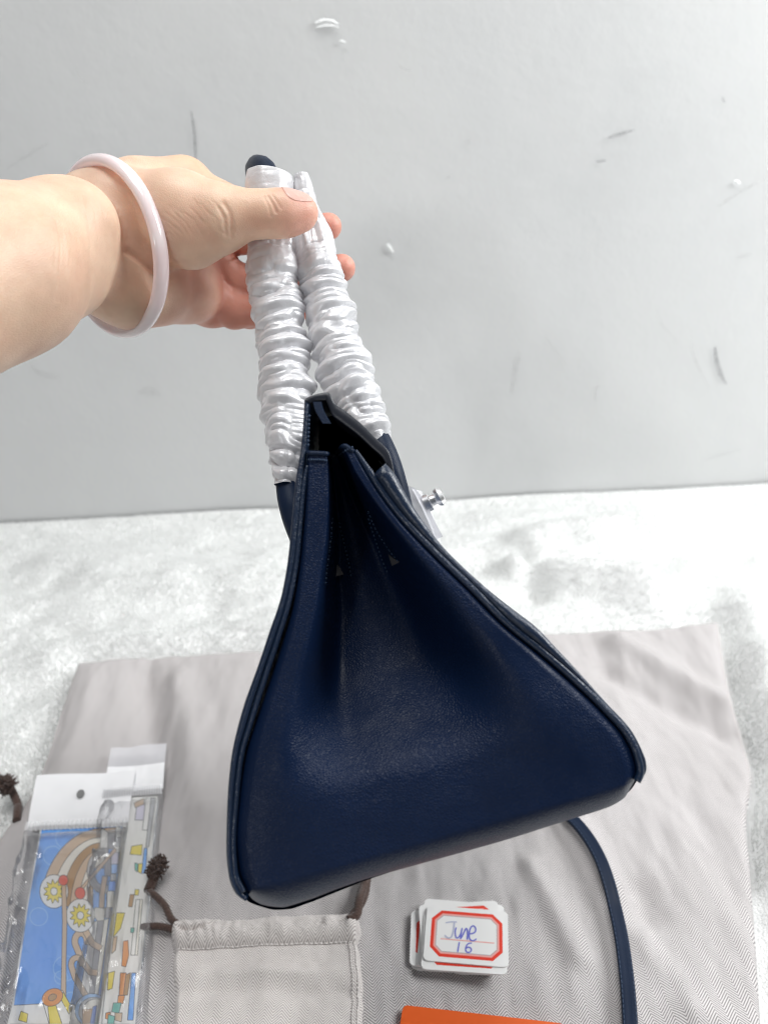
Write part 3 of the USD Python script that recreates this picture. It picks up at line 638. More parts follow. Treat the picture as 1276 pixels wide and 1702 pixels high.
# second scarf, an edge of which shows
def ZP2(x, y): return ((150 + x/3.607)*5.129, (1230 + y/3.606 - 1370)*5.125)
full = Polygon([ZP2(255, 350), ZP2(392, 345), ZP2(330, 1000), ZP2(255, 1702), ZP2(70, 1702), ZP2(150, 1000)])
scarf = [('white', full)]
def pz(pts): return Polygon([ZP2(*p) for p in pts])
add('lilac', pz([(280, 390), (330, 390), (322, 480), (270, 480)])); add('white', pz([(335, 350), (365, 348), (340, 540), (315, 540)])); add('grey', pz([(366, 350), (390, 350), (350, 640), (335, 640)])); add('tan', pz([(265, 380), (320, 352), (320, 385), (270, 405)]))
add('yellow', pz([(250, 640), (310, 630), (305, 690), (240, 685)])); add('blue', pz([(325, 650), (340, 650), (330, 800), (308, 800)])); add('yellow', pz([(290, 745), (312, 745), (305, 800), (288, 790)])); add('teal', pz([(268, 740), (285, 745), (280, 790), (270, 780)]))
add('yellow', pz([(270, 900), (290, 900), (287, 930), (268, 930)])); add('ochre', pz([(240, 930), (262, 930), (250, 1000), (230, 1000)])); add('white', pz([(275, 960), (300, 960), (270, 1290), (245, 1290)])); add('cream', pz([(300, 960), (312, 960), (282, 1290), (270, 1290)]))
add('yellow', pz([(160, 1040), (205, 1040), (180, 1130), (140, 1180)])); add('orange', pz([(200, 1210), (225, 1205), (230, 1290), (212, 1360), (190, 1355)])); add('tan', pz([(140, 1190), (160, 1180), (150, 1260), (130, 1280)])); add('teal', pz([(245, 1130), (262, 1130), (258, 1155), (243, 1155)]))
add('orange', pz([(182, 1400), (214, 1400), (200, 1530), (175, 1530)])); add('ochre', pz([(215, 1410), (240, 1400), (222, 1530), (202, 1530)])); add('orange', pz([(170, 1535), (205, 1535), (195, 1580), (165, 1575)])); add('blue', pz([(250, 1400), (272, 1400), (255, 1680), (225, 1680)]))
add('teal', pz([(140, 1580), (185, 1580), (170, 1640), (130, 1630)])); add('orange', pz([(95, 1640), (120, 1635), (118, 1680), (92, 1670)])); add('teal', pz([(110, 1650), (145, 1660), (140, 1702), (105, 1702)])); add('tan', pz([(150, 1640), (190, 1640), (185, 1690), (150, 1680)]))
add('yellow', pz([(110, 1400), (145, 1390), (130, 1490), (105, 1500)]))
build_scarf('folded scarf with orange and yellow print, mostly hidden inside the rear clear packet', scarf, px_area(full).exterior.coords[:-1], .0075, .004, (210, 1450))

# ------------------------------------------------------------------ the handbag
G0 = 0.232                                            # distance of its near end
MMPX = G0/FPX
def dist_at(py): return G0 + .014*np.clip((1400-np.asarray(py, float))/740, -.2, 1.1)
bag = thing('handbag', 'navy blue grained leather handbag seen from its narrow side, held up by its wrapped handles', 'handbag', P(np.array(720.), np.array(1400.), np.array(.35)))
LB = np.array([(511, 757), (509, 800), (501, 903), (487, 1004), (464, 1085), (433, 1176), (407, 1257), (396, 1327), (390, 1390), (395, 1445), (408, 1480)], float)
RIDGE = np.array([(591, 749), (613, 783), (637, 820), (668, 860), (722, 917), (785, 978), (840, 1033), (900, 1082), (955, 1130), (1005, 1178), (1043, 1222), (1060, 1260), (1064, 1282), (1058, 1299)], float)
def offset_poly(p, d):
    t = np.gradient(p, axis=0); t /= np.linalg.norm(t, axis=1, keepdims=True)
    return p + d*np.stack([t[:, 1], -t[:, 0]], 1)
RB = offset_poly(resample(RIDGE, 60), -4.0)
NT, NS = 260, 240
lb, rb = resample(LB, NT), resample(RB, NT)
s_ = np.linspace(0, 1, NS); s_ = .5 - .5*np.cos(np.pi*s_)*(.35 + .65)                # denser at the edges
s_ = .55*s_ + .45*np.linspace(0, 1, NS)
t_ = np.linspace(0, 1, NT)
kt = [0, .2, .3, .5, .7, .85, 1]
pc = lambda ys: PchipInterpolator(kt, ys)(t_)[:, None]
Vd = pc([.038, .040, .039, .031, .017, .004, 0])
sL = pc([.40, .22, .15, .10, .08, .06, .06]); sFL = pc([.50, .38, .33, .33, .36, .40, .42])
sFR = pc([.60, .60, .58, .57, .56, .55, .54]); sR = pc([.80, .93, .94, .93, .92, .93, .94])
S = s_[None]
sm5 = lambda x: (lambda y: y*y*y*(y*(6*y-15)+10))(np.clip(x, 0, 1))
prof = sm5((S-sL)/(sFL-sL))*(1-sm5((S-sFR)/(sR-sFR)))
T = t_[:, None]
tongue = -.08*np.exp(-((S-(sFL+sFR)/2)/(.10+.04*T))**2)*np.clip(T/.1, 0, 1)*np.clip((.75-T)/.3, 0, 1)
dd = Vd*(prof + tongue*prof)
ee = np.minimum(S, 1-S); wd = .055 - .02*T
dd = dd + .0048*(1-np.sqrt(np.clip(1-(1-np.clip(ee/wd, 0, 1))**2, 0, 1)))
dd = dd - .0050*np.sin(np.pi*np.clip((T-.52)/.48, 0, 1))**2*np.sin(np.pi*S)**.8
q3 = np.stack([S*5+0*T, T*7+0*S, 0*S+0*T], -1)
dd = dd + .0016*(fbm(q3, 3, 61)-.5)*np.clip(T*3, 0, 1)*np.sin(np.pi*S)
rows_x = lb[:, None, 0]*(1-S) + rb[:, None, 0]*S
rows_y = lb[:, None, 1]*(1-S) + rb[:, None, 1]*S
# the rim: left wing level, right wing rising to the front panel
rise = -11*np.exp(-((S-.80)/.13)**2) + 4*np.exp(-((S-.55)/.08)**2)
rows_y = rows_y + np.clip(1-T/.05, 0, 1)*rise + np.clip(1-T/.06, 0, 1)*np.interp(S, [0, .45, 1], [-4, 0, 0])
BS = PchipInterpolator([0, .02, .058, .11, .16, .24, .32, .63, .83, .925, .972, .99, 1], [0, 20, 37, 47, 46, 41, 38, 39, 35, 33, 25, 10, 0])(s_)[None]
kk = np.linspace(0, 1, 40)[1:, None]
ext_x = np.repeat(rows_x[-1:], 39, 0); ext_y = rows_y[-1:] + BS*np.sin(kk*np.pi/2); ext_d = dd[-1:] + .012*(1-np.cos(kk*np.pi/2))
k2 = np.linspace(0, 1, 12)[1:, None]
und_x = np.repeat(rows_x[-1:], 11, 0); und_y = ext_y[-1:] - 6*k2; und_d = ext_d[-1:] + .030*k2
GX, GY, GD = np.vstack([rows_x, ext_x, und_x]), np.vstack([rows_y, ext_y, und_y]), np.vstack([dd, ext_d, und_d])
GP = P(GX, GY, dist_at(GY) + GD)
gusset = obj('side_gusset', grid_mesh(GP, True), M_leather, bag, label='pleated near side of the bag')
g_tree = cKDTree(np.stack([GX[:NT].ravel(), GY[:NT].ravel()], 1)); g_d = (dist_at(GY) + GD)[:NT].ravel()
def on_gusset(px, py, lift=.0004):
    px, py = np.asarray(px, float), np.asarray(py, float)
    return P(px, py, g_d[g_tree.query(np.stack([px, py], -1))[1]] - lift)
# far side: the same pleat closed at the other end
far = P(GX[::4, ::4], GY[::4, ::4], dist_at(GY[::4, ::4]) + .004*0 + 0)
LEN = 0.235
farp = P(GX[::4, ::4], GY[::4, ::4], dist_at(GY[::4, ::4])) + FWD*(LEN - .02) - FWD*(GD[::4, ::4]*.6)[..., None]
obj('side_gusset', grid_mesh(farp), M_leather, bag, label='far side of the bag, hidden behind')
# rim hem
rim = GP[0]
obj('gusset_rim', tube(resample(rim[4:-4], 120), .0008, 8), M_smooth, bag)

def panel(name, inner, outer, near, far_w, mat_, label=None, n=200, lip=1.0, grain=None):
    i_, o_ = resample(inner, n), resample(outer, n)
    prof = []
    for a in np.linspace(0, np.pi, 15):
        prof.append((.5-.5*math.cos(a), math.sin(a)))          # across 0..1, towards the viewer
    prof = [(0, -far_w), (0, -.05), (0, -.012)] + prof + [(1, -.012), (1, -.03), (1, -.08), (1, -far_w)]
    out = []
    for a, w in prof:
        p2 = i_*(1-a) + o_*a
        d = dist_at(p2[:, 1]) + near
        base = P(p2[:, 0], p2[:, 1], d)
        th = np.linalg.norm(o_-i_, axis=1)*MMPX/2*lip
        off = -th*w if w > 0 else np.full(n, -w)
        out.append(base + FWD*off[:, None])
    v = np.stack(out, 1)
    m_ = grid_mesh(v)
    # close ends
    c0, c1 = v[0].mean(0), v[-1].mean(0); k = len(m_.vertices); w_ = v.shape[1]
    vv = np.vstack([m_.vertices, c0, c1]); f = list(m_.faces) + [[k, j, j+1] for j in range(w_-1)] + [[k+1, (n-1)*w_+j+1, (n-1)*w_+j] for j in range(w_-1)]
    m_ = trimesh.Trimesh(vv, np.array(f), process=False)
    if np.dot(m_.face_normals[np.argmin(np.linalg.norm(m_.triangles_center - v[n//2, 9], axis=1))], FWD) > 0: m_.invert()
    return obj(name, m_, mat_, bag, label=label)
LI = np.array([(513, 668), (511, 700), (509, 745), (504, 790), (497, 863), (491, 925), (479, 988), (455, 1066), (443, 1100), (412, 1196), (396, 1257), (389, 1327), (386, 1400), (390, 1450), (402, 1482), (412, 1492)], float)
LO = np.array([(506, 664), (504, 700), (500, 745), (491, 800), (485, 863), (479, 925), (468, 988), (446, 1055), (431, 1100), (400, 1190), (384, 1262), (378, 1330), (376, 1410), (380, 1455), (391, 1484), (408, 1498)], float)
panel('back_panel', LI, LO, .0015, LEN, M_panel, label='left leather face of the bag')
RI = offset_poly(resample(RIDGE[1:], 60), 4.0)
RO = np.array([(640, 770), (657, 790), (672, 818), (699, 861), (738, 911), (786, 958), (850, 1012), (888, 1040), (920, 1073), (962, 1118), (1006, 1167), (1050, 1216), (1067, 1249), (1073, 1266), (1074, 1278), (1070, 1290), (1061, 1300)], float)
RI[0] = (630, 779)
panel('front_panel', RI, RO, .0015, LEN, M_panel, label='right leather face of the bag')
# pipings between panel and gusset
def piping(px, r, near=.0005):
    q = resample(px, 220)
    obj('piping', tube(P(q[:, 0], q[:, 1], dist_at(q[:, 1]) + near), r, 12), M_panel, bag)
piping(RIDGE, np.r_[np.linspace(.0006, .00105, 12), np.full(208, .00118)], .0012)
LR = np.array([(511, 774), (506, 800), (499.5, 863), (494, 925), (483, 988), (460, 1066), (447, 1105), (418, 1196), (401, 1257), (393, 1327), (388, 1403), (391, 1450), (405, 1483)], float)
piping(LR, np.r_[np.linspace(.0006, .0009, 12), np.full(208, .0009)], .0014)
# base: closes the bottom between the two faces
bi = np.array([(404, 1484), (409, 1496), (436, 1508), (458, 1513), (478, 1512), (511, 1502), (562, 1482), (619, 1460), (820, 1400), (952, 1357), (1011, 1336), (1042, 1319), (1056, 1302), (1061, 1291)], float)
b1 = resample(bi, 120)
bp = np.stack([P(b1[:, 0], b1[:, 1] - 12, G0 + .022 + 0*b1[:, 0]), P(b1[:, 0], b1[:, 1], G0 + .0165 + 0*b1[:, 0]), P(b1[:, 0], b1[:, 1], G0 + .018 + 0*b1[:, 0]), P(b1[:, 0], b1[:, 1], G0 + .018 + 0*b1[:, 0]) + FWD*LEN*.9], 1)
obj('base', grid_mesh(bp), M_smooth, bag)
# flap folding over the top to the front
FO = np.array([(507, 663), (525, 655), (545, 652), (549, 656), (557, 671), (575, 684), (600, 704), (625, 729), (646, 751), (651, 765), (656, 790), (661, 815), (668, 835)], float)
FI = np.array([(513, 672), (528, 666), (541, 666), (544, 672), (552, 690), (568, 703), (593, 722), (617, 744), (636, 762), (641, 772), (645, 792), (650, 816), (657, 838)], float)
panel('flap', FI, FO, .006, LEN*.97, M_edge, label='top flap folded over towards the right face', lip=.35)
# strap end at the flap corner
fe = np.array([(643, 757), (649, 752), (655, 772), (658, 800), (653, 806), (647, 790)], float)
# tab inside the mouth
tb = [P(np.array([a[0]]), np.array([a[1]]), np.array([a[2]]))[0] for a in ((527, 668, G0+.017), (530, 680, G0+.0165), (536, 692, G0+.016), (543, 704, G0+.0155))]
tp = np.array(tb); wv_ = RT*.0014*1.0
tab2 = []
for off, z in ((-1, 0), (-.85, -.0006), (.85, -.0006), (1, 0), (.85, .0006), (-.85, .0006)):
    tab2.append(resample(tp, 24) + wv_*off + FWD*z)
tv = np.stack(tab2, 1)
tm = trimesh.Trimesh(tv.reshape(-1, 3), tri(grid_faces(24, 6, True)), process=False)
if tm.volume < 0: tm.invert()
obj('inner_tab', tm, M_smooth, bag, smooth=40)
# lining seen in the mouth
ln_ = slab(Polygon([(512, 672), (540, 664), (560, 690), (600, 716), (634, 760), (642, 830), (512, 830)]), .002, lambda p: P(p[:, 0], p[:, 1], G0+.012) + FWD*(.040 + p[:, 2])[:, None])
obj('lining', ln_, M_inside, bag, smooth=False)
# stitches
def stitches(pts, n, onto, r=.00033, fill=.62, lift=.0003):
    q = resample(np.array(pts, float), n*2+1); ms = []
    for k in range(n):
        a, b = q[2*k], q[2*k]*(1-fill*1.3/1) + q[2*k+1]*(fill*1.3)
        p = np.array([a, (a+b)/2, b])
        c = onto(p[:, 0], p[:, 1], lift); c[1] -= FWD*.00015
        ms.append(tube(c, r, 6))
    return ms
flatd = lambda d: (lambda x, y, l: P(x, y, dist_at(y) + d - l))
ms = stitches([(513, 764), (530, 764), (545, 766)], 9, on_gusset) + stitches([(563, 756), (576, 748), (588, 742)], 7, on_gusset)
ms += stitches([(552, 862), (549, 900), (544, 940), (540, 975)], 15, on_gusset) + stitches([(563, 868), (571, 900), (579, 935), (584, 962)], 14, on_gusset)
ms += stitches([(612, 850), (622, 875), (640, 905), (664, 936)], 14, on_gusset) + stitches([(612, 862), (622, 892), (633, 925), (645, 955)], 14, on_gusset)
ms += stitches([(514, 690), (513, 715), (512, 745)], 8, flatd(.0010), .0003)
obj('stitching', join(ms), M_stitch, bag, kind='stuff')
# slots in the pleat with a little of the strap showing
def patch(name, pts, m_, lift):
    g = Polygon(pts); k = flat(g.buffer(0), lambda p: on_gusset(p[:, 0], p[:, 1], lift)); obj(name, k, m_, bag, smooth=False)
M_slot = plain('strap_lining', (.13, .125, .13), .5)
0 and patch('slot', [(557, 905), (563, 930), (574, 956), (560, 960), (553, 956)], M_inside, .0003)
patch('strap_end', [(560, 938), (564, 942), (571, 955), (558, 958)], M_slot, .0006)
0 and patch('slot', [(640, 908), (652, 920), (668, 934), (650, 946)], M_inside, .0003)
patch('strap_end', [(645, 921), (653, 928), (664, 934), (651, 941)], M_slot, .0006)

# handles: leather cores with white satin sleeves
def handle(core_near, core_far, sl, name_seed, top_cut):
    c = np.array(core_near + core_far, float)
    q = resample(c, 150)
    h = obj('handle', tube(P(q[:, 0], q[:, 1], q[:, 2]), .0050, 16), M_smooth, bag)
    sl = np.array(sl, float)                         # px, py, depth, half width px
    n, seg = 420, 96
    k = resample(sl, n)
    cen = P(k[:, 0], k[:, 1], k[:, 2]); r = k[:, 3]*k[:, 2]/FPX
    L = np.r_[0, np.cumsum(np.linalg.norm(np.diff(cen, axis=0), axis=1))]
    a = np.linspace(0, 2*np.pi, seg, endpoint=False)[None]; s = L[:, None]; y = k[:, 1][:, None]
    amp = np.clip((y-395)/110, 0.10, 1)
    sw = s + .0075*(noise(np.stack([np.cos(a)*.7+0*s, np.sin(a)*.7+0*s, s/.02+0*a], -1), name_seed+1)-.5)
    puff = np.abs(2*noise(np.stack([np.cos(a)*.5 + 0*s, np.sin(a)*.5 + 0*s, sw/.0056], -1), name_seed)-1)**.75
    puff2 = np.abs(2*noise(np.stack([np.cos(a)*.95 + 0*s, np.sin(a)*.95 + 0*s, sw/.0034], -1), name_seed+7)-1)**.8
    lobes = noise(np.stack([np.cos(a)*.8+0*s, np.sin(a)*.8+0*s, sw/.0085], -1), name_seed+3)-.5
    disp = amp*(.0037*(puff-.42) + .0019*(puff2-.4) + .0026*lobes)
    pin = np.exp(-((y-388)/34)**2)                    # pleats drawn together under the thumb
    disp = disp + pin*(.0014*np.sin(a*7 + s*60) + .0007*np.sin(a*13+1)) + .0006*(fbm(np.stack([np.cos(a)*2+0*s, np.sin(a)*2+0*s, s/.016+0*a], -1), 3, name_seed+5)-.5)
    m_ = tube(cen, r, seg, disp=disp, cap=False)
    # folded-in open end at the top
    ring0 = m_.vertices[:seg]; inn = ring0.mean(0) + (ring0-ring0.mean(0))*.35; inn2 = inn + (cen[6]-cen[0])
    V = np.vstack([m_.vertices, inn, inn2]); b0 = len(m_.vertices)
    f = list(m_.faces)
    for j in range(seg):
        j1 = (j+1) % seg
        f += [[j, b0+j, j1], [j1, b0+j, b0+j1], [b0+j, b0+seg+j, b0+j1], [b0+j1, b0+seg+j, b0+seg+j1]]
    obj('sleeve', trimesh.Trimesh(V, np.array(f), process=False), M_satin, h, label='white satin protective sleeve, gathered in many small folds')
handle([(520, 935, .320), (500, 890, .319), (486, 850, .319), (479, 812, .322), (478, 740, .328), (474, 600, .338), (454, 450, .348), (449, 340, .352), (447, 300, .354), (441, 282, .358)],
       [(430, 275, .368), (424, 279, .385), (428, 320, .415), (450, 450, .435), (490, 640, .430), (520, 760, .415)],
       [(449, 291, .352, 38), (448, 308, .352, 40), (450, 340, .352, 40), (454, 385, .351, 36), (452, 420, .350, 40), (452, 450, .348, 44), (457, 500, .345, 45), (465, 550, .342, 45), (471, 600, .338, 44), (476, 650, .334, 43), (477, 700, .330, 40), (477, 740, .327, 37), (477, 780, .324, 30), (478, 808, .322, 24)], 81, 0)
handle([(672, 880, .318), (655, 800, .318), (640, 755, .320), (606, 690, .328), (568, 600, .338), (530, 450, .350), (508, 340, .355), (502, 325, .357), (501, 316, .362)],
       [(502, 318, .375), (504, 335, .40), (515, 400, .43), (560, 560, .44), (600, 700, .43)],
       [(500, 290, .354, 12), (503, 306, .354, 15), (508, 340, .354, 20), (518, 390, .353, 27), (524, 420, .352, 31), (531, 450, .350, 36), (536, 470, .349, 38), (542, 500, .347, 40), (554, 550, .343, 44), (568, 600, .339, 43), (585, 650, .334, 42), (604, 695, .329, 38), (618, 722, .325, 32), (634, 748, .321, 20)], 95, 0)
# turn lock and its film on the front face
def turned(name, profile, base, axis, m_, parent):
    axis = np.array(axis, float)/np.linalg.norm(axis); a = np.cross(axis, [0, 0, 1.0]); a /= np.linalg.norm(a); b = np.cross(axis, a)
    an = np.linspace(0, 2*np.pi, 28, endpoint=False)
    v = np.array([[base + axis*h + r*(math.cos(t)*a + math.sin(t)*b) for t in an] for r, h in profile])
    m2 = trimesh.Trimesh(v.reshape(-1, 3), tri(grid_faces(len(profile), 28, True)), process=False)
    if m2.volume < 0: m2.invert()
    return obj(name, m2, m_, parent, smooth=35)
lk = P(np.array(706.), np.array(838.), np.array(.345))
outw = RT*.85 + UP*.45 - FWD*.12
turned('turn_lock', [(0, 0), (.0040, 0), (.0040, .0025), (.0026, .0032), (.0024, .0050), (.0038, .0058), (.0043, .0072), (.0034, .0088), (0, .0092)], lk, outw, M_metal, bag)
pl = np.array([[(684, 812, .338), (700, 816, .352)], [(700, 842, .337), (716, 846, .352)], [(716, 878, .336), (728, 880, .352)], [(726, 905, .335), (734, 905, .352)]], float)
obj('lock_film', grid_mesh(P(pl[..., 0], pl[..., 1], pl[..., 2])), M_film, bag)
fp = np.array([[(660, 800), (690, 812), (706, 832), (722, 866), (736, 892), (716, 900), (690, 860)]], float)[0]
obj('lock_film', slab(Polygon(fp), .0006, lambda p: P(p[:, 0], p[:, 1], .342 + p[:, 2])), M_film, bag, smooth=False)

# ------------------------------------------------------------------ hand and forearm
def K(px, py, d): return np.array([(px-CX)/FPX*d, -(py-CY)/FPX*d, d])
def surface_nets(Fv, o, h):
    inside = Fv < 0
    nx, ny, nz = Fv.shape
    acc = np.zeros((nx-1, ny-1, nz-1, 3)); cnt = np.zeros((nx-1, ny-1, nz-1))
    idx = np.stack(np.meshgrid(np.arange(nx-1), np.arange(ny-1), np.arange(nz-1), indexing='ij'), -1)
    corner = lambda A, d: A[d[0]:nx-1+d[0], d[1]:ny-1+d[1], d[2]:nz-1+d[2]]
    for ax in range(3):
        oth = [k for k in range(3) if k != ax]
        for a in (0, 1):
            for b in (0, 1):
                d0 = [0, 0, 0]; d0[oth[0]] = a; d0[oth[1]] = b; d1 = list(d0); d1[ax] = 1
                f0, f1 = corner(Fv, d0), corner(Fv, d1); m_ = (f0 < 0) != (f1 < 0)
                t = np.where(m_, f0/(f0-f1+1e-20), 0)
                p = np.zeros(m_.shape + (3,)) + np.array(d0); p[..., ax] += t
                acc += np.where(m_[..., None], p, 0); cnt += m_
    has = cnt > 0
    vid = np.full(has.shape, -1); vid[has] = np.arange(has.sum())
    V = (acc[has]/cnt[has][:, None] + idx[has])*h + o
    quads = []
    for ax in range(3):
        oth = [k for k in range(3) if k != ax]
        A = np.moveaxis(inside, ax, 0); d = A[:-1] != A[1:]; neg = A[:-1]
        vm = np.moveaxis(vid, ax, 0)
        if ax == 1: pass
        i, j, k = np.nonzero(d[:, 1:-1, 1:-1]); j += 1; k += 1
        q = np.stack([vm[i, j-1, k-1], vm[i, j, k-1], vm[i, j, k], vm[i, j-1, k]], 1)
        fl_ = neg[i, j, k] ^ (ax == 1)
        quads.append(np.where(fl_[:, None], q, q[:, ::-1]))
    return V, np.vstack(quads)
def smin(a, b, k):
    h = np.clip(.5 + .5*(b-a)/k, 0, 1); return b*(1-h) + a*h - k*h*(1-h)
def cap_sdf(Pn, a, b, ra, rb_):
    ab = b-a; t = np.clip(((Pn-a)@ab)/(ab@ab), 0, 1)
    return np.linalg.norm(Pn - a - t[..., None]*ab, axis=-1) - (ra + (rb_-ra)*t)
def chain(Pn, pts, k):
    d = None
    for (a, ra), (b, rb_) in zip(pts[:-1], pts[1:]):
        c = cap_sdf(Pn, a, b, ra, rb_); d = c if d is None else smin(d, c, k)
    return d
lo, hi, hh = np.array([-.172, .028, .205]), np.array([-.006, .170, .425]), .00125
gx = [np.arange(l, u, hh) for l, u in zip(lo, hi)]
Pn = np.stack(np.meshgrid(*gx, indexing='ij'), -1)
arm1 = chain(Pn, [(K(-260, 545, .240), .0315), (K(0, 447, .285), .0255), (K(84, 396, .309), .0205)], .01)
arm2 = chain(Pn, [(K(-260, 560, .250), .0315), (K(0, 458, .292), .0252), (K(76, 414, .314), .0195)], .01)
arm = smin(smin(arm1, arm2, .012), cap_sdf(Pn, K(124, 372, .312), K(112, 458, .314), .0160, .0150), .008)
heel = smin(chain(Pn, [(K(150, 400, .336), .017), (K(200, 395, .345), .017)], .01), chain(Pn, [(K(165, 460, .338), .015), (K(215, 480, .346), .0150), (K(262, 488, .355), .0135)], .008), .012)
heel = smin(heel, cap_sdf(Pn, K(176, 345, .338), K(190, 430, .342), .013, .015), .010)
back = chain(Pn, [(K(150, 352, .345), .0155), (K(230, 325, .354), .0135), (K(304, 311, .362), .0105)], .01)
palm = smin(heel, back, .012)
MC = {'index': (K(304, 314, .363), .0112), 'middle': (K(312, 380, .372), .0105), 'ring': (K(298, 440, .376), .0105), 'pinky': (K(285, 488, .370), .0120)}
for k_, (p_, r_) in MC.items():
    palm = smin(palm, cap_sdf(Pn, K(205, 400, .350), p_, .015, r_), .010)
thenar = smin(chain(Pn, [(K(205, 338, .340), .0140), (K(300, 350, .335), .0144), (K(368, 357, .331), .0108)], .008), chain(Pn, [(K(250, 385, .340), .011), (K(318, 398, .336), .0098), (K(358, 380, .333), .009)], .006), .012)
thumb = chain(Pn, [(K(368, 357, .331), .0108), (K(412, 356, .330), .0080), (K(452, 355, .3305), .0076), (K(478, 354, .331), .0074), (K(500, 353, .3325), .0066)], .006)
web = cap_sdf(Pn, K(310, 305, .358), K(392, 330, .352), .008, .0045)
fingers = {
 'index': [MC['index'], (K(400, 392, .383), .0080), (K(490, 387, .381), .0070), (K(546, 376, .375), .0063)],
 'middle': [MC['middle'], (K(392, 468, .389), .0078), (K(500, 458, .387), .0070), (K(568, 445, .382), .0066)],
 'ring': [MC['ring'], (K(388, 517, .389), .0080), (K(470, 519, .387), .0068), (K(506, 508, .383), .0060)],
 'pinky': [MC['pinky'], (K(350, 512, .390), .0088), (K(415, 522, .402), .0066), (K(462, 500, .402), .0052)]}
palm = smin(palm, cap_sdf(Pn, K(318, 440, .378), K(322, 488, .376), .0120, .0125), .008)
hand = smin(palm, thenar, .006); hand = smin(hand, thumb, .005); hand = smin(hand, web, .006)
hand = smin(hand, arm, .006)
dF = {}
total = hand
for k_, pts_ in fingers.items():
    f_ = chain(Pn, pts_, .004); dF[k_] = f_
    total = smin(total, smin(hand, f_, .003), .0013)
V, Q4 = surface_nets(total, lo, hh)
hm = max(trimesh.Trimesh(V, tri(Q4), process=False).split(only_watertight=False), key=lambda m_: len(m_.faces))
kf = np.argmin(np.linalg.norm(hm.vertices - K(368, 357, .319), axis=1))
if hm.vertex_normals[kf][2] > 0: hm.invert()
trimesh.smoothing.filter_taubin(hm, lamb=.5, nu=.52, iterations=8)
hm = hm.subdivide()
V = np.array(hm.vertices)
sel_ = np.linalg.norm(np.stack([CX + FPX*V[:, 0]/V[:, 2], CY - FPX*V[:, 1]/V[:, 2]], 1) - [399, 493], axis=1) < 16
nb_ = hm.vertex_neighbors; ids_ = np.nonzero(sel_)[0]
for _ in range(25):
    V[ids_] = np.array([V[nb_[i]].mean(0) for i in ids_])
hm.vertices = V
# creases: grooves along lines drawn in the hand's own space
proj = lambda v: np.stack([CX + FPX*v[:, 0]/v[:, 2], CY - FPX*v[:, 1]/v[:, 2]], 1)
pxv = proj(V); N_ = np.array(hm.vertex_normals)
def groove(line, depth, width, zmax):
    global V
    d = shapely.distance(LineString(line), shapely.points(pxv)); ok = (V[:, 2] < zmax) & (N_[:, 2] < .25)
    V = V - N_*(depth*np.exp(-(d/width)**2)*ok)[:, None]
groove([(372, 338), (381, 352), (385, 370), (384, 392)], .0005, 4, .345)
groove([(364, 345), (373, 362), (376, 392)], .0004, 3, .345)
groove([(446, 326), (454, 340), (459, 352)], .0005, 3, .34)
groove([(440, 328), (447, 343), (450, 358)], .0003, 2.5, .34)
groove([(452, 324), (461, 336), (466, 345)], .00025, 2.5, .34)
rw = np.random.default_rng(12)
for k in range(22):
    x = 246 + 6.0*k; e = rw.uniform(-5, 5, 5); j = rw.uniform(0, 26)
    groove([(x-14, 336+j+e[0]), (x+e[1], 356+j*.6), (x+14+e[2], 378+j*.3), (x+21, 392+e[3])], rw.uniform(.00006, .00017), rw.uniform(1.2, 2.0), .345)
for k in range(16):
    x = 92 + 5.5*k + rw.uniform(-2, 2); y0, y1 = rw.uniform(320, 380), rw.uniform(430, 510)
    groove([(x-6, y0), (x+4, (y0+y1)/2), (x, y1)], rw.uniform(.00004, .00012), rw.uniform(1.5, 3), .33)
for x in (98, 104, 148):
    groove([(x-10, 330), (x+2, 390), (x+4, 450), (x-4, 500)], .0002, 3.5, .33)
groove([(212, 418), (240, 436), (262, 455)], .0012, 6, .36)
cdir = np.array(V)
fd = np.min([np.min([cap_sdf(V, a, b, ra, rb_) for (a, ra), (b, rb_) in zip(p_[:-1], p_[1:])], axis=0) for p_ in fingers.values()], axis=0)
smooth01 = lambda x: np.clip(x, 0, 1)**2*(3-2*np.clip(x, 0, 1))
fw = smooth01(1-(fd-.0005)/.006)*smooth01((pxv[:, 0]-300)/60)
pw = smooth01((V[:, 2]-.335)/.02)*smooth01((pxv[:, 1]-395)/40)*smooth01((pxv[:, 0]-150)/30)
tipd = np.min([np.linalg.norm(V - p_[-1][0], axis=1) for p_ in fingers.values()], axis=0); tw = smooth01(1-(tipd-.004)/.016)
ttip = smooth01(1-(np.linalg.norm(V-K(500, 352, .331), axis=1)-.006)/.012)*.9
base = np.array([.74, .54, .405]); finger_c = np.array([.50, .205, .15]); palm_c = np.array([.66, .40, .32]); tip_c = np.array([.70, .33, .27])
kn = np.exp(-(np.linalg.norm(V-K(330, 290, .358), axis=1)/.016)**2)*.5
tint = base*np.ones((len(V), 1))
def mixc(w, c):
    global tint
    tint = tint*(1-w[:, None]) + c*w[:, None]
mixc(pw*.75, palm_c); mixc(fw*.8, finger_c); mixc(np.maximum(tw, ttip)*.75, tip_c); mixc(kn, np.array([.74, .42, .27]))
mott = fbm(V*120, 3, 90)[:, None]; tint = tint*(.94 + .12*mott) * np.array([1, .99, .985])
tint[:, 1:] *= 1-.10*(fbm(V*60+5, 2, 91)[:, None]-.4)
hm.vertices = C2W(V); hm.invert()
person = thing('person', 'bare forearm and hand reaching in from the left, gripping the white sleeved handles', 'person', C2W(K(0, 460, .30)))
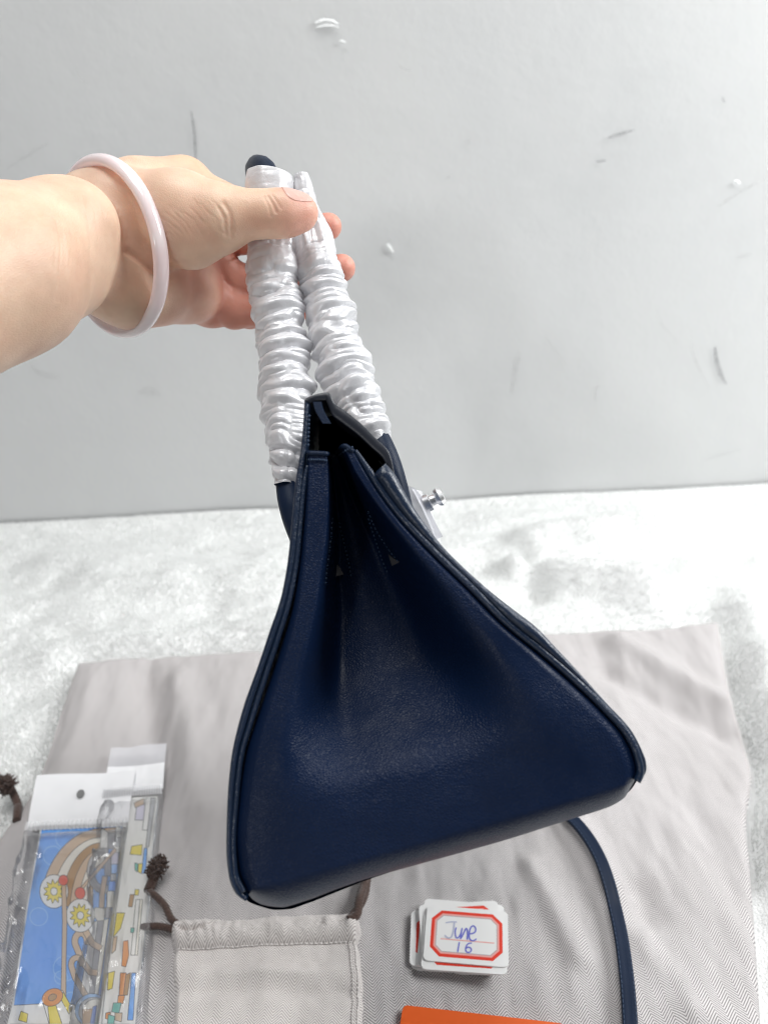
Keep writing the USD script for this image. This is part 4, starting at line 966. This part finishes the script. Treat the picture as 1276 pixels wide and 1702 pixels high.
obj('skin', hm, M_skin, person, tint=tint)
# thumbnail: a thin curved plate set into the tip
ctr, tipv = K(497, 352.5, .3325), K(500, 352.5, .3330) - K(470, 355.5, .331)
tipv /= np.linalg.norm(tipv); upv = np.array([.10, .80, -.55]); upv -= tipv*(upv@tipv); upv /= np.linalg.norm(upv); sdv = np.cross(tipv, upv)
def nail_uv(v):
    r = v - ctr; return (r@tipv)/.0063, np.arctan2(r@sdv, r@upv)/.80
nu_, na_ = nail_uv(V); near_ = (np.abs(nu_) < 1.6) & (np.abs(na_) < 1.6) & (np.linalg.norm(V-ctr, axis=1) < .016)
ff = hm.faces[near_[hm.faces].all(1)]
sub = trimesh.Trimesh(V + N_*.00018, ff, process=False); sub.remove_unreferenced_vertices()
for _ in range(3): sub = sub.subdivide()
cu, ca = nail_uv(sub.triangles_center); keep = (np.abs(cu)**3 + np.abs(ca)**3) < 1
sub = trimesh.Trimesh(C2W(sub.vertices), sub.faces[keep], process=False); sub.remove_unreferenced_vertices()
obj('thumbnail', sub, M_nail, person)

# ------------------------------------------------------------------ bangle
bc = K(184, 414, .344)
Md = np.array([-.43, .90, .0]); md = np.array([.90*.71, .43*.71, -.70])
Md /= np.linalg.norm(Md); md -= Md*(md@Md); md /= np.linalg.norm(md); nd = np.cross(Md, md)
th = np.linspace(0, 2*np.pi, 160, endpoint=False); RR = .0357
cc = np.linspace(0, 2*np.pi, 28, endpoint=False)
rad_ = (np.cos(th)[:, None]*Md + np.sin(th)[:, None]*md)
tv = bc + rad_[:, None]*(RR + .0026*np.cos(cc))[None, :, None] + nd*(.0035*np.sin(cc))[None, :, None]
bf = []
for i in range(160):
    for j in range(28):
        bf.append([i*28+j, i*28+(j+1) % 28, ((i+1) % 160)*28+(j+1) % 28, ((i+1) % 160)*28+j])
bm = trimesh.Trimesh(C2W(tv.reshape(-1, 3)), tri(np.array(bf)), process=False)
if bm.volume < 0: bm.invert()
obj('bangle', bm, M_jade, label='pale pink polished stone bangle around the wrist', category='bangle')
